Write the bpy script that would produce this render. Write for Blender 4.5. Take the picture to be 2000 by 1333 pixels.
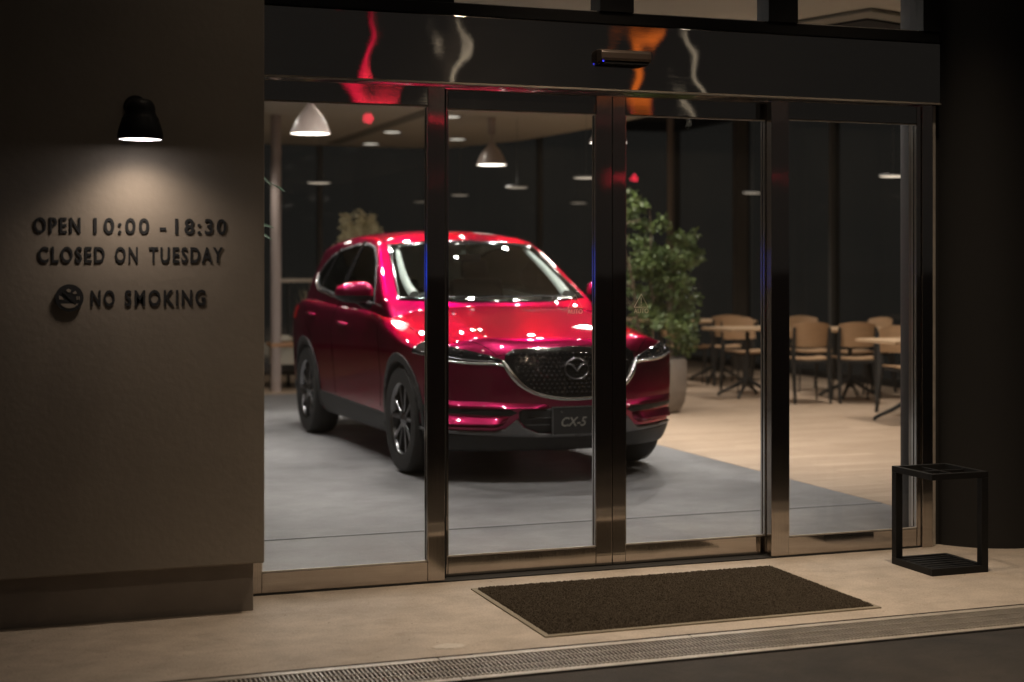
import bpy, bmesh, math, random
from mathutils import Vector, Matrix
from mathutils.bvhtree import BVHTree
R = math.radians
random.seed(7)
for o in list(bpy.data.objects): bpy.data.objects.remove(o)
SC = bpy.context.scene
COL = SC.collection

# ------------------------------------------------------------------ camera
cd = bpy.data.cameras.new("camera"); cam = bpy.data.objects.new("camera", cd); COL.objects.link(cam)
cam.location = (0, 0, 1.408); cam.rotation_euler = (R(90), 0, -0.3425)
cd.sensor_width = 36; cd.lens = 53.28; cd.shift_y = -0.0733
cd.clip_start = 0.05; cd.clip_end = 2000
cd.dof.use_dof = True; cd.dof.focus_distance = 6.95; cd.dof.aperture_fstop = 1.75
SC.camera = cam
# ------------------------------------------------------------------ world (night sky) and exposure
w = bpy.data.worlds.new("World"); SC.world = w; w.use_nodes = True
bg = w.node_tree.nodes["Background"]; bg.inputs[0].default_value = (1, .97, .93, 1); bg.inputs[1].default_value = 0.0185
SC.view_settings.view_transform = 'Standard'; SC.view_settings.look = 'None'
SC.view_settings.exposure = 0; SC.view_settings.gamma = 1
SC.cycles.use_denoising = True
SC.cycles.max_bounces = 8; SC.cycles.transparent_max_bounces = 16
SC.cycles.sample_clamp_indirect = 4; SC.cycles.sample_clamp_direct = 0
SC.cycles.caustics_reflective = False; SC.cycles.caustics_refractive = False

# ------------------------------------------------------------------ materials
def nodes(name):
    m = bpy.data.materials.new(name); m.use_nodes = True
    return m, m.node_tree, m.node_tree.nodes["Principled BSDF"]
def mat(name, col, rough=.5, metal=0, spec=.5, coat=0, coat_r=.03, var=0, vscale=4, col2=None, bump=0, bscale=60,
        aniso=0, emit=None, estr=0, stretch=None, rvar=0, detail=6):
    m, t, b = nodes(name); N = t.nodes; L = t.links
    b.inputs["Base Color"].default_value = (*col, 1); b.inputs["Roughness"].default_value = rough
    b.inputs["Metallic"].default_value = metal; b.inputs["Specular IOR Level"].default_value = spec
    b.inputs["Coat Weight"].default_value = coat; b.inputs["Coat Roughness"].default_value = coat_r
    if var or bump or rvar:
        tc = N.new("ShaderNodeTexCoord"); mp = N.new("ShaderNodeMapping"); L.new(tc.outputs["Object"], mp.inputs[0])
        if stretch: mp.inputs["Scale"].default_value = stretch
    if var or rvar:
        n = N.new("ShaderNodeTexNoise"); n.inputs["Scale"].default_value = vscale; n.inputs["Detail"].default_value = detail
        n.inputs["Roughness"].default_value = .6
        L.new(mp.outputs[0], n.inputs["Vector"])
        if var:
            cr = N.new("ShaderNodeValToRGB"); c2 = col2 or tuple(c*(1-var) for c in col)
            cr.color_ramp.elements[0].position = .3; cr.color_ramp.elements[1].position = .72
            cr.color_ramp.elements[0].color = (*c2, 1); cr.color_ramp.elements[1].color = (*col, 1)
            L.new(n.outputs[0], cr.inputs[0]); L.new(cr.outputs[0], b.inputs["Base Color"])
        if rvar:
            mr = N.new("ShaderNodeMapRange"); mr.inputs["To Min"].default_value = rough-rvar; mr.inputs["To Max"].default_value = rough+rvar
            L.new(n.outputs[0], mr.inputs[0]); L.new(mr.outputs[0], b.inputs["Roughness"])
    if bump:
        n2 = N.new("ShaderNodeTexNoise"); n2.inputs["Scale"].default_value = bscale; n2.inputs["Detail"].default_value = 3
        L.new(mp.outputs[0], n2.inputs["Vector"])
        bp = N.new("ShaderNodeBump"); bp.inputs["Strength"].default_value = bump; bp.inputs["Distance"].default_value = .01
        L.new(n2.outputs[0], bp.inputs["Height"]); L.new(bp.outputs[0], b.inputs["Normal"])
    if aniso:
        b.inputs["Anisotropic"].default_value = aniso
        tg = N.new("ShaderNodeTangent"); tg.direction_type = 'RADIAL'; tg.axis = 'Z'; L.new(tg.outputs[0], b.inputs["Tangent"])
    if emit:
        b.inputs["Emission Color"].default_value = (*emit, 1); b.inputs["Emission Strength"].default_value = estr
    return m
def glassmat(name, tint=(1, 1, 1), ior=1.5, rough=0.0, dirt=0.0):
    m = bpy.data.materials.new(name); m.use_nodes = True; t = m.node_tree; N = t.nodes; L = t.links; N.clear()
    out = N.new("ShaderNodeOutputMaterial"); mix = N.new("ShaderNodeMixShader"); tr = N.new("ShaderNodeBsdfTransparent")
    gl = N.new("ShaderNodeBsdfGlossy"); fr = N.new("ShaderNodeFresnel"); ge = N.new("ShaderNodeNewGeometry"); mu = N.new("ShaderNodeMath"); sb = N.new("ShaderNodeMath")
    tr.inputs[0].default_value = (*tint, 1); gl.inputs["Roughness"].default_value = rough; fr.inputs[0].default_value = ior
    sb.operation = 'SUBTRACT'; sb.inputs[0].default_value = 1; L.new(ge.outputs["Backfacing"], sb.inputs[1])
    mu.operation = 'MULTIPLY'; L.new(fr.outputs[0], mu.inputs[0]); L.new(sb.outputs[0], mu.inputs[1])
    L.new(mu.outputs[0], mix.inputs[0]); L.new(tr.outputs[0], mix.inputs[1]); L.new(gl.outputs[0], mix.inputs[2])
    last = mix
    if dirt:
        df = N.new("ShaderNodeBsdfDiffuse"); df.inputs[0].default_value = (.6, .57, .52, 1)
        m2 = N.new("ShaderNodeMixShader"); tc = N.new("ShaderNodeTexCoord"); nz = N.new("ShaderNodeTexNoise"); nz.inputs["Scale"].default_value = 3
        mm = N.new("ShaderNodeMath"); mm.operation = 'MULTIPLY'; mm.inputs[1].default_value = dirt*2
        L.new(tc.outputs["Object"], nz.inputs["Vector"]); L.new(nz.outputs[0], mm.inputs[0]); L.new(mm.outputs[0], m2.inputs[0])
        L.new(mix.outputs[0], m2.inputs[1]); L.new(df.outputs[0], m2.inputs[2]); last = m2
    L.new(last.outputs[0], out.inputs[0])
    return m
def emis(name, col, s):
    m = bpy.data.materials.new(name); m.use_nodes = True; t = m.node_tree; t.nodes.clear()
    e = t.nodes.new("ShaderNodeEmission"); e.inputs[0].default_value = (*col, 1); e.inputs[1].default_value = s
    o = t.nodes.new("ShaderNodeOutputMaterial"); t.links.new(e.outputs[0], o.inputs[0]); return m

M = {}
M['plaster'] = mat('plaster', (.31, .275, .232), .85, spec=.25, var=.22, vscale=1.3, bump=.12, bscale=35)
M['plinth'] = mat('plinth', (.27, .24, .21), .85, spec=.25, var=.25, vscale=3, bump=.15, bscale=40)
M['black'] = mat('black_metal', (.013, .013, .013), .5, spec=.2)
M['blackmatte'] = mat('black_matte', (.04, .04, .039), .8, spec=.3)
M['letter'] = mat('letter_paint', (.017, .019, .022), .6)
M['column'] = mat('column_cladding', (.026, .0255, .025), .6, spec=.2)
M['white'] = mat('lamp_white', (.42, .34, .305), .3, coat=.5)
M['ceil'] = mat('ceiling_board', (.60, .56, .48), .9, spec=.2, var=.06, vscale=2)
M['ceildark'] = mat('ceiling_dark', (.03, .03, .028), .9, spec=.2)
M['ply'] = mat('plywood', (.56, .36, .205), .45, var=.2, vscale=6, stretch=(1, 1, 8))
M['woodtop'] = mat('beech_top', (.60, .42, .26), .4, var=.12, vscale=5, stretch=(1, 8, 1))
M['leaf'] = mat('tree_leaf', (.17, .23, .07), .38, spec=.6, var=.5, vscale=8, col2=(.05, .09, .03))
M['leafdry'] = mat('dry_leaf', (.66, .58, .36), .6, var=.4, vscale=9)
M['leafblue'] = mat('waxy_leaf', (.09, .16, .10), .35, var=.3, vscale=9)
M['bark'] = mat('bark', (.12, .085, .055), .8)
M['pot'] = mat('stone_planter', (.27, .232, .20), .8, var=.15, vscale=10, bump=.1)
M['soil'] = mat('soil', (.03, .022, .015), .95)
M['glass'] = glassmat('door_glass', (.96, .96, .95), 1.5, dirt=.010)
M['glassfar'] = glassmat('window_glass', (.70, .70, .68), 1.35)
M['mull'] = mat('mullion_dark', (.10, .10, .095), .6)
M['nightshade'] = mat('pendant_black', (.03, .03, .03), .9, spec=0)
M['bronze'] = mat('bronze_post', (.32, .27, .24), .4, metal=.6)
M['rubber'] = mat('rubber', (.018, .018, .018), .75, spec=.3)
M['galv'] = mat('galvanised_steel', (.60, .55, .48), .42, metal=.35, var=.3, vscale=14)
M['bead'] = mat('polished_bead', (.62, .60, .57), .14, metal=1)
M['red'] = emis('traffic_red', (1, .03, .07), 26)
M['orange'] = emis('sign_orange', (1, .22, .03), 1.3)
M['bluescreen'] = emis('screen_blue', (.015, .07, 1), 3.2)
M['lens'] = emis('spot_lens', (1, .86, .70), 60)
M['lens2'] = emis('showroom_spot_lens', (1, .95, .90), 650)
M['bulbwarm'] = emis('bulb_warm', (1, .92, .82), 6.0)
M['reflglow'] = emis('reflection_glow', (1, .82, .62), .55)
M['downl'] = emis('downlight_lens', (1, .93, .80), 1.1)
M['bulbwall'] = emis('wall_bulb', (1, .9, .88), 7)
M['fabric'] = mat('grey_fabric', (.11, .105, .105), .9)
M['cushion'] = mat('beige_cushion', (.42, .38, .31), .9)
M['wood'] = mat('wood_arm', (.50, .27, .14), .5, var=.15, vscale=8)

def steel(name, vertical):
    m = bpy.data.materials.new(name); m.use_nodes = True; t = m.node_tree; N = t.nodes; L = t.links; N.clear()
    out = N.new("ShaderNodeOutputMaterial"); mix = N.new("ShaderNodeMixShader"); mix.inputs[0].default_value = .05 if not vertical else .22
    g1 = N.new("ShaderNodeBsdfAnisotropic"); g2 = N.new("ShaderNodeBsdfAnisotropic")
    g1.inputs["Anisotropy"].default_value = .82 if not vertical else -.80; g1.inputs["Roughness"].default_value = .046 if not vertical else .085
    g2.inputs["Roughness"].default_value = .34; g2.inputs["Anisotropy"].default_value = .35 if not vertical else -.35
    tg = N.new("ShaderNodeTangent"); tg.direction_type = 'RADIAL'; tg.axis = 'Z'
    L.new(tg.outputs[0], g1.inputs["Tangent"]); L.new(tg.outputs[0], g2.inputs["Tangent"])
    tc = N.new("ShaderNodeTexCoord"); mp = N.new("ShaderNodeMapping"); L.new(tc.outputs["Object"], mp.inputs[0])
    mp.inputs["Scale"].default_value = (2, 2, 260) if not vertical else (260, 260, 2)
    n = N.new("ShaderNodeTexNoise"); n.inputs["Scale"].default_value = 1.5; n.inputs["Detail"].default_value = 4; L.new(mp.outputs[0], n.inputs["Vector"])
    cr = N.new("ShaderNodeValToRGB"); cr.color_ramp.elements[0].color = (.34, .305, .27, 1); cr.color_ramp.elements[1].color = (.56, .51, .46, 1)
    L.new(n.outputs[0], cr.inputs[0])
    bp = N.new("ShaderNodeBump"); bp.inputs["Strength"].default_value = .012; bp.inputs["Distance"].default_value = .002
    L.new(n.outputs[0], bp.inputs["Height"])
    wv = N.new("ShaderNodeTexNoise"); wv.inputs["Scale"].default_value = 3.2; wv.inputs["Detail"].default_value = 1.0; L.new(tc.outputs["Object"], wv.inputs["Vector"])
    b2 = N.new("ShaderNodeBump"); b2.inputs["Strength"].default_value = 1.0; b2.inputs["Distance"].default_value = .0042 if not vertical else .001
    L.new(wv.outputs[0], b2.inputs["Height"]); L.new(b2.outputs[0], bp.inputs["Normal"])
    for g in (g1, g2): L.new(cr.outputs[0], g.inputs["Color"]); L.new(bp.outputs[0], g.inputs["Normal"])
    L.new(g1.outputs[0], mix.inputs[1]); L.new(g2.outputs[0], mix.inputs[2]); L.new(mix.outputs[0], out.inputs[0])
    return m
M['steelH'] = steel('brushed_steel_horizontal', False)
M['steelV'] = steel('brushed_steel_vertical', True)

def concrete(name, c1, c2, c3, scale, rough, bump, specks=False):
    m, t, b = nodes(name); N = t.nodes; L = t.links
    tc = N.new("ShaderNodeTexCoord")
    def noise(sc, det, st=(1, 1, 1), dist=0):
        mp = N.new("ShaderNodeMapping"); mp.inputs["Scale"].default_value = st; L.new(tc.outputs["Object"], mp.inputs[0])
        n = N.new("ShaderNodeTexNoise"); n.inputs["Scale"].default_value = sc; n.inputs["Detail"].default_value = det
        n.inputs["Roughness"].default_value = .62; n.inputs["Distortion"].default_value = dist
        L.new(mp.outputs[0], n.inputs["Vector"]); return n
    def ramp(src, a, ca, d, cb):
        r = N.new("ShaderNodeValToRGB"); r.color_ramp.elements[0].position = a; r.color_ramp.elements[0].color = (*ca, 1)
        r.color_ramp.elements[1].position = d; r.color_ramp.elements[1].color = (*cb, 1); L.new(src, r.inputs[0]); return r
    big = ramp(noise(scale, 6, (1, 1.1, 1), .3).outputs[0], .32, c1, .68, c2)
    st = ramp(noise(scale*4.5, 9, (1, 1.25, 1), .3).outputs[0], .36, (.78, .765, .75), .64, (1.08, 1.07, 1.06))
    mx = N.new("ShaderNodeMix"); mx.data_type = 'RGBA'; mx.blend_type = 'MULTIPLY'; mx.inputs[0].default_value = .8
    L.new(big.outputs[0], mx.inputs[6]); L.new(st.outputs[0], mx.inputs[7])
    fin = mx.outputs[2]
    fs = ramp(noise(120, 2).outputs[0], .30, (.70, .70, .70), .6, (1.05, 1.05, 1.05))
    m2 = N.new("ShaderNodeMix"); m2.data_type = 'RGBA'; m2.blend_type = 'MULTIPLY'; m2.inputs[0].default_value = .7
    L.new(fin, m2.inputs[6]); L.new(fs.outputs[0], m2.inputs[7]); fin = m2.outputs[2]
    if specks:
        v = N.new("ShaderNodeTexVoronoi"); v.inputs["Scale"].default_value = 9; L.new(tc.outputs["Object"], v.inputs["Vector"])
        sp = ramp(v.outputs["Distance"], .035, c3, .05, (1, 1, 1))
        m3 = N.new("ShaderNodeMix"); m3.data_type = 'RGBA'; m3.blend_type = 'MULTIPLY'; m3.inputs[0].default_value = .8
        L.new(fin, m3.inputs[6]); L.new(sp.outputs[0], m3.inputs[7]); fin = m3.outputs[2]
        nn = noise(2.3, 4, (1, 1, 1), 2.0)      # meandering hairline cracks / trowel lines
        ck = N.new("ShaderNodeValToRGB"); e = ck.color_ramp.elements
        e[0].position = .488; e[0].color = (1, 1, 1, 1); e[1].position = .512; e[1].color = (1, 1, 1, 1)
        k = e.new(.5); k.color = (.80, .76, .72, 1); L.new(nn.outputs[0], ck.inputs[0])
        m4 = N.new("ShaderNodeMix"); m4.data_type = 'RGBA'; m4.blend_type = 'MULTIPLY'; m4.inputs[0].default_value = .55
        L.new(fin, m4.inputs[6]); L.new(ck.outputs[0], m4.inputs[7]); fin = m4.outputs[2]
    L.new(fin, b.inputs["Base Color"])
    rr = N.new("ShaderNodeMapRange"); rr.inputs["To Min"].default_value = rough-.12; rr.inputs["To Max"].default_value = rough+.12
    L.new(big.outputs[0], rr.inputs[0]); L.new(rr.outputs[0], b.inputs["Roughness"])
    bp = N.new("ShaderNodeBump"); bp.inputs["Strength"].default_value = bump; bp.inputs["Distance"].default_value = .004
    L.new(noise(90, 4).outputs[0], bp.inputs["Height"]); L.new(bp.outputs[0], b.inputs["Normal"])
    return m
M['apron'] = concrete('apron_concrete', (.46, .40, .335), (.56, .495, .42), (.35, .3, .25), 1.1, .72, .25, True)
M['grey_floor'] = concrete('grey_floor', (.17, .17, .178), (.34, .342, .35), (.7, .7, .7), .9, .48, .1)
M['asphalt'] = concrete('asphalt', (.010, .0088, .0075), (.048, .040, .032), (.5, .5, .5), 2.0, .9, .9)

def plankmat():
    m, t, b = nodes('oak_planks'); N = t.nodes; L = t.links
    tc = N.new("ShaderNodeTexCoord"); mp = N.new("ShaderNodeMapping"); L.new(tc.outputs["Object"], mp.inputs[0])
    mp.inputs["Rotation"].default_value = (0, 0, 0)
    br = N.new("ShaderNodeTexBrick"); br.inputs["Scale"].default_value = 1; br.inputs["Brick Width"].default_value = 1.6; br.inputs["Row Height"].default_value = .15
    br.inputs["Mortar Size"].default_value = .002; br.inputs["Color1"].default_value = (.54, .415, .305, 1); br.inputs["Color2"].default_value = (.46, .345, .245, 1)
    br.inputs["Mortar"].default_value = (.2, .13, .08, 1); L.new(mp.outputs[0], br.inputs["Vector"])
    mp2 = N.new("ShaderNodeMapping"); mp2.inputs["Scale"].default_value = (1, 14, 1); L.new(tc.outputs["Object"], mp2.inputs[0])
    n = N.new("ShaderNodeTexNoise"); n.inputs["Scale"].default_value = 2.5; n.inputs["Detail"].default_value = 6; L.new(mp2.outputs[0], n.inputs["Vector"])
    cr = N.new("ShaderNodeValToRGB"); cr.color_ramp.elements[0].position = .3; cr.color_ramp.elements[0].color = (.78, .74, .7, 1); cr.color_ramp.elements[1].color = (1.1, 1.1, 1.1, 1); cr.color_ramp.elements[1].position = .7
    L.new(n.outputs[0], cr.inputs[0])
    mx = N.new("ShaderNodeMix"); mx.data_type = 'RGBA'; mx.blend_type = 'MULTIPLY'; mx.inputs[0].default_value = 1
    L.new(br.outputs[0], mx.inputs[6]); L.new(cr.outputs[0], mx.inputs[7]); L.new(mx.outputs[2], b.inputs["Base Color"])
    b.inputs["Roughness"].default_value = .5
    return m
M['planks'] = plankmat()

# ------------------------------------------------------------------ helpers
def tag(o, label=None, cat=None, group=None, kind=None):
    if label: o['label'] = label
    if cat: o['category'] = cat
    if group: o['group'] = group
    if kind: o['kind'] = kind
    return o
def empty(name, loc=(0, 0, 0), rz=0, label=None, cat=None, group=None):
    o = bpy.data.objects.new(name, None); COL.objects.link(o); o.location = loc; o.rotation_euler = (0, 0, rz)
    o.empty_display_size = .1
    return tag(o, label, cat, group)
def copy_tree(o, parent=None):
    c = o.copy(); COL.objects.link(c)
    if parent is not None: c.parent = parent
    for ch in list(o.children): copy_tree(ch, c)
    return c
class MB:
    def __init__(s): s.v = []; s.f = []
    def add(s, vs, fs):
        n = len(s.v); s.v += [tuple(v) for v in vs]; s.f += [tuple(i+n for i in f) for f in fs]; return s
    def box(s, x0, x1, y0, y1, z0, z1, rot=None, at=(0, 0, 0)):
        vs = [(x, y, z) for z in (z0, z1) for y in (y0, y1) for x in (x0, x1)]
        if rot is not None: vs = [tuple(rot @ Vector(v) + Vector(at)) for v in vs]
        elif at != (0, 0, 0): vs = [(v[0]+at[0], v[1]+at[1], v[2]+at[2]) for v in vs]
        return s.add(vs, [(0, 2, 3, 1), (4, 5, 7, 6), (0, 1, 5, 4), (2, 6, 7, 3), (0, 4, 6, 2), (1, 3, 7, 5)])
    def tube(s, pts, r, n=8, caps=True, r1=None):
        pts = [Vector(p) for p in pts]; K = len(pts); up = None; vs = []
        for i, p in enumerate(pts):
            d = (pts[min(i+1, K-1)]-pts[max(i-1, 0)]).normalized()
            if up is None:
                up = Vector((0, 0, 1)) if abs(d.z) < .9 else Vector((1, 0, 0))
            a = d.cross(up).normalized(); b = a.cross(d).normalized(); up = b
            rr = r if not isinstance(r, (list, tuple)) else r[i]
            if r1 is not None: rr = r+(r1-r)*i/(K-1)
            for k in range(n):
                t = 2*math.pi*k/n; vs.append(p+a*math.cos(t)*rr+b*math.sin(t)*rr)
        fs = [(i*n+k, i*n+(k+1) % n, (i+1)*n+(k+1) % n, (i+1)*n+k) for i in range(K-1) for k in range(n)]
        if caps: fs += [tuple(range(n))[::-1], tuple((K-1)*n+k for k in range(n))]
        return s.add(vs, fs)
    def lathe(s, prof, c=(0, 0, 0), n=32, axis='Z', a0=0, a1=2*math.pi):
        full = abs(a1-a0-2*math.pi) < 1e-6; m = n if full else n+1; vs = []
        for r, h in prof:
            for k in range(m):
                t = a0+(a1-a0)*k/n; x, y = r*math.cos(t), r*math.sin(t)
                p = (x, y, h) if axis == 'Z' else (h, x, y)
                vs.append((p[0]+c[0], p[1]+c[1], p[2]+c[2]))
        fs = []
        for i in range(len(prof)-1):
            for k in range(n):
                k2 = (k+1) % m
                fs.append((i*m+k, i*m+k2, (i+1)*m+k2, (i+1)*m+k))
        return s.add(vs, fs)
    def cyl(s, x, y, z0, z1, r, n=24, r1=None):
        r1 = r if r1 is None else r1
        return s.lathe([(1e-4, z0), (r, z0), (r1, z1), (1e-4, z1)], (x, y, 0), n)
    def prism(s, poly, a, b, plane='XZ'):
        n = len(poly); vs = []
        for d in (a, b):
            for p, q in poly:
                vs.append({'XZ': (p, d, q), 'YZ': (d, p, q), 'XY': (p, q, d)}[plane])
        return s.add(vs, [tuple(range(n)), tuple(range(2*n-1, n-1, -1))]+[(i, i+n, (i+1) % n+n, (i+1) % n) for i in range(n)])
    def mesh(s, name='mesh'):
        me = bpy.data.meshes.new(name); me.from_pydata(s.v, [], s.f); me.validate()
        bm = bmesh.new(); bm.from_mesh(me); bmesh.ops.remove_doubles(bm, verts=bm.verts, dist=1e-6)
        bmesh.ops.recalc_face_normals(bm, faces=bm.faces); bm.to_mesh(me); bm.free(); return me
    def build(s, name, m, parent=None, smooth=False, bevel=0, ang=35, sub=0, loc=None, rz=0):
        me = s.mesh(name); me.materials.append(m)
        o = bpy.data.objects.new(name, me); COL.objects.link(o)
        if parent is not None: o.parent = parent
        if loc is not None: o.location = loc
        if rz: o.rotation_euler = (0, 0, rz)
        if smooth: shade(me, ang)
        if bevel:
            md = o.modifiers.new('bevel', 'BEVEL'); md.width = bevel; md.segments = 2; md.limit_method = 'ANGLE'; md.angle_limit = R(40)
        if sub:
            md = o.modifiers.new('sub', 'SUBSURF'); md.levels = md.render_levels = sub
        return o
def shade(me, ang=35):
    me.polygons.foreach_set('use_smooth', [True]*len(me.polygons))
    if ang < 179:
        bm = bmesh.new(); bm.from_mesh(me); ca = R(ang)
        for e in bm.edges:
            if len(e.link_faces) == 2:
                a, b = e.link_faces[0].normal, e.link_faces[1].normal
                if a.length > 0 and b.length > 0 and a.angle(b) > ca: e.smooth = False
        bm.to_mesh(me); bm.free()
def struct(mb, name, m, **k):
    o = mb.build(name, m, **k); o['kind'] = 'structure'; return o

def spot(name, loc, target, power, col, size=R(90), blend=1.0, r=.05, parent=None):
    l = bpy.data.lights.new(name, 'SPOT'); l.energy = power; l.color = col; l.spot_size = size; l.spot_blend = blend; l.shadow_soft_size = r
    o = bpy.data.objects.new(name, l); COL.objects.link(o)
    d = Vector(target)-Vector(loc); o.rotation_euler = d.to_track_quat('-Z', 'Y').to_euler()
    o.location = loc
    if parent is not None: o.parent = parent; o.location = Vector(loc)-parent.location
    return o

def interp(tb, v):
    xs = [a for a, _ in tb]
    if v <= xs[0]: return tb[0][1]
    if v >= xs[-1]: return tb[-1][1]
    for i in range(len(xs)-1):
        if v <= xs[i+1]: break
    def sl(k):
        if k <= 0: return (tb[1][1]-tb[0][1])/(xs[1]-xs[0])
        if k >= len(xs)-1: return (tb[-1][1]-tb[-2][1])/(xs[-1]-xs[-2])
        s0 = (tb[k][1]-tb[k-1][1])/(xs[k]-xs[k-1]); s1 = (tb[k+1][1]-tb[k][1])/(xs[k+1]-xs[k])
        return 0 if s0*s1 <= 0 else 2*s0*s1/(s0+s1)
    h = xs[i+1]-xs[i]; t = (v-xs[i])/h; m0, m1 = sl(i)*h, sl(i+1)*h
    return (2*t**3-3*t*t+1)*tb[i][1]+(t**3-2*t*t+t)*m0+(-2*t**3+3*t*t)*tb[i+1][1]+(t**3-t*t)*m1

# ================================================================== GROUND AND SHELL OF THE BUILDING
FY = 6.45      # plane of the fixed door panels
a = MB(); a.add([(-300, -300, -.004), (300, -300, -.004), (300, 4.905, -.004), (-300, 4.905, -.004)], [(0, 1, 2, 3)])
struct(a, 'asphalt', M['asphalt'])
a = MB(); a.box(-30, 40, 5.235, 6.60, -.3, 0); struct(a, 'pavement', M['apron'])
a = MB(); a.box(-30, 40, 4.895, 4.915, -.3, -.001); a.box(-30, 40, 5.225, 5.235, -.3, -.001); a.box(-30, 40, 4.915, 5.225, -.3, -.12)
struct(a, 'drain_channel', mat('channel_black', (.012, .011, .010), .95, spec=.1))
a = MB(); a.box(-1, 5.10, 6.60, 16.55, -.3, -.002); struct(a, 'grey_floor', M['grey_floor'])
a = MB(); a.box(5.10, 10.3, 6.60, 21, -.3, -.001); a.box(-1, 5.10, 16.55, 21, -.3, -.001); struct(a, 'wooden_floor', M['planks'])
a = MB(); a.add([(-1, 5.5, 3.1), (7.2, 6.3, 3.1), (7.2, 21, 3.1), (-1, 21, 3.1)], [(0, 1, 2, 3)]); a.v = [(-1, 6.55, 3.1), (7.2, 6.55, 3.1), (7.2, 15.6, 3.1), (7.2, 17, 3.1), (7.0, 19.2, 3.1), (6.4, 21, 3.1), (-1, 21, 3.1),
        (-1, 6.55, 3.2), (7.2, 6.55, 3.2), (7.2, 15.6, 3.2), (7.2, 17, 3.2), (7.0, 19.2, 3.2), (6.4, 21, 3.2), (-1, 21, 3.2)]
a.f = [(0, 1, 2, 3, 4, 5, 6), (13, 12, 11, 10, 9, 8, 7)]+[(i, (i+1) % 7, (i+1) % 7+7, i+7) for i in range(7)]
struct(a, 'ceiling', M['ceil'])
a = MB(); a.box(-1.2, 10.4, 6.4, 21.2, 3.6, 3.8); struct(a, 'dark_ceiling', M['ceildark'])
a = MB(); a.box(-1.2, -1.0, 6.2, 21, -.3, 3.6); struct(a, 'interior_wall', M['plaster'])

a = MB(); a.box(-1, 5.095, 7.74, 7.752, -.002, .0006); struct(a, 'floor_joint', mat('joint_dark', (.215, .215, .22), .7))
a = MB(); a.box(-1, 5.095, 7.756, 7.775, -.002, .0008); struct(a, 'floor_joint', mat('joint_pale', (.34, .34, .35), .6))
# left wall with recessed plinth
wl = empty('building_wall', (0, 6.12, 0), 0, 'smooth brown plaster wall carrying the opening hours, left of the glass doors', 'wall')
MB().box(-9, 1.118, 0, .40, .205, 4.4).build('wall_panel', M['plaster'], wl, bevel=.006)
MB().box(-9, 1.085, .07, .40, -.02, .204).build('plinth', M['plinth'], wl, bevel=.004)

# facade above doors
cw = empty('header_panel', (1.12, FY-.03, 2.215), 0, 'broad brushed steel panel above the four door panes', 'door header')
MB().box(0, 3.445, 0, .35, .004, .305).build('panel', M['steelH'], cw, bevel=.004)
MB().box(0, 3.445, -.006, .03, 0, .0035).build('drip_edge', M['galv'], cw)
cw2 = empty('transom_window', (1.12, FY-.02, 2.52), 0, 'row of dark framed transom windows above the steel panel', 'window')
fr = MB(); fr.box(0, 3.445, 0, .1, .004, .058)
fr.build('sill_rail', M['black'], cw2, bevel=.003)
MB().box(0, .90, 0, .1, .0585, .9).build('infill_panel', M['black'], cw2)
for x0, x1 in ((1.60, 1.77), (2.475, 2.635), (3.345, 3.445)):
    MB().box(x0, x1, -.01, .11, .0585, .9).build('mullion', M['black'], cw2, bevel=.003)
for x0, x1 in ((.90, 1.60), (1.77, 2.475), (2.635, 3.345)):
    MB().box(x0, x1, .045, .053, .06, .9).build('pane', M['glass'], cw2)
    MB().box(x0, x1, .03, .07, .0585, .066).build('glazing_bead', M['galv'], cw2)
sn = empty('door_sensor', (2.825, FY-.03, 2.335), 0, 'small dark motion sensor box on the steel panel over the sliding doors', 'sensor')
p = [(0, 0), (-.055, .012), (-.062, .02), (-.062, .05), (-.05, .062), (0, .066)]
sb_ = MB(); sb_.prism([(y, z) for y, z in p], -.125, .125, 'YZ'); sb_.build('sensor_housing', mat('sensor_brown', (.10, .075, .06), .35, metal=.3), sn, smooth=True, bevel=.004)
MB().box(-.11, .11, -.058, -.006, -.004, .004).build('sensor_window', M['black'], sn)
MB().box(-.117, -.112, -.060, -.054, .0045, .010).build('indicator_light', emis('led_blue', (.05, .05, 1), 2), sn)

# door panels ------------------------------------------------------------
def pane(name, x0, x1, y, ll, lr, label, cat='door', zt=2.205, zr=2.118, zb=.010, zg=.096, group=None, th=.045):
    """x0..x1 overall; ll, lr = stile widths"""
    e = empty(name, (x0, y, 0), 0, label, cat, group); W = x1-x0
    MB().box(0, ll, 0, th, zb, zt).build('stile', M['steelV'], e, bevel=.002)
    MB().box(W-lr, W, 0, th, zb, zt).build('stile', M['steelV'], e, bevel=.002)
    MB().box(ll+.001, W-lr-.001, .002, th-.002, zr, zt).build('top_rail', M['steelH'], e, bevel=.002)
    MB().box(ll+.001, W-lr-.001, .002, th-.002, zb, zg).build('bottom_rail', M['steelH'], e, bevel=.002)
    g = MB().box(ll-.005, W-lr+.005, .020, .028, zg-.005, zr+.005).build('glass_pane', M['glass'], e)
    bd = MB()
    MB().box(ll+.0012, W-lr-.0012, .006, .016, zg, zg+.006).build('bead_strip', M['galv'], e); MB().box(ll+.0012, W-lr-.0012, .006, .016, zr-.006, zr).build('bead_strip', M['galv'], e)
    bd = MB()
    for xx in (ll, W-lr-.004):
        bd.box(xx, xx+.004, .002, .0185, zg+.0065, zr-.0065); bd.box(xx, xx+.004, .0295, th-.002, zg+.0065, zr-.0065)
    bd.build('glazing_bead', M['bead'], e)
    return e
M['beadbright'] = M['galv']
pane('fixed_glass_panel', 1.121, 1.983, FY, .045, .078, 'fixed glass panel next to the plaster wall, left of the sliding doors', 'glass panel')
pane('sliding_door', 2.0, 2.824, FY+.075, .02, .080, 'left sliding glass door in front of the car, left of the central meeting stiles', 'sliding door', group='sliding glass doors')
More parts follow.
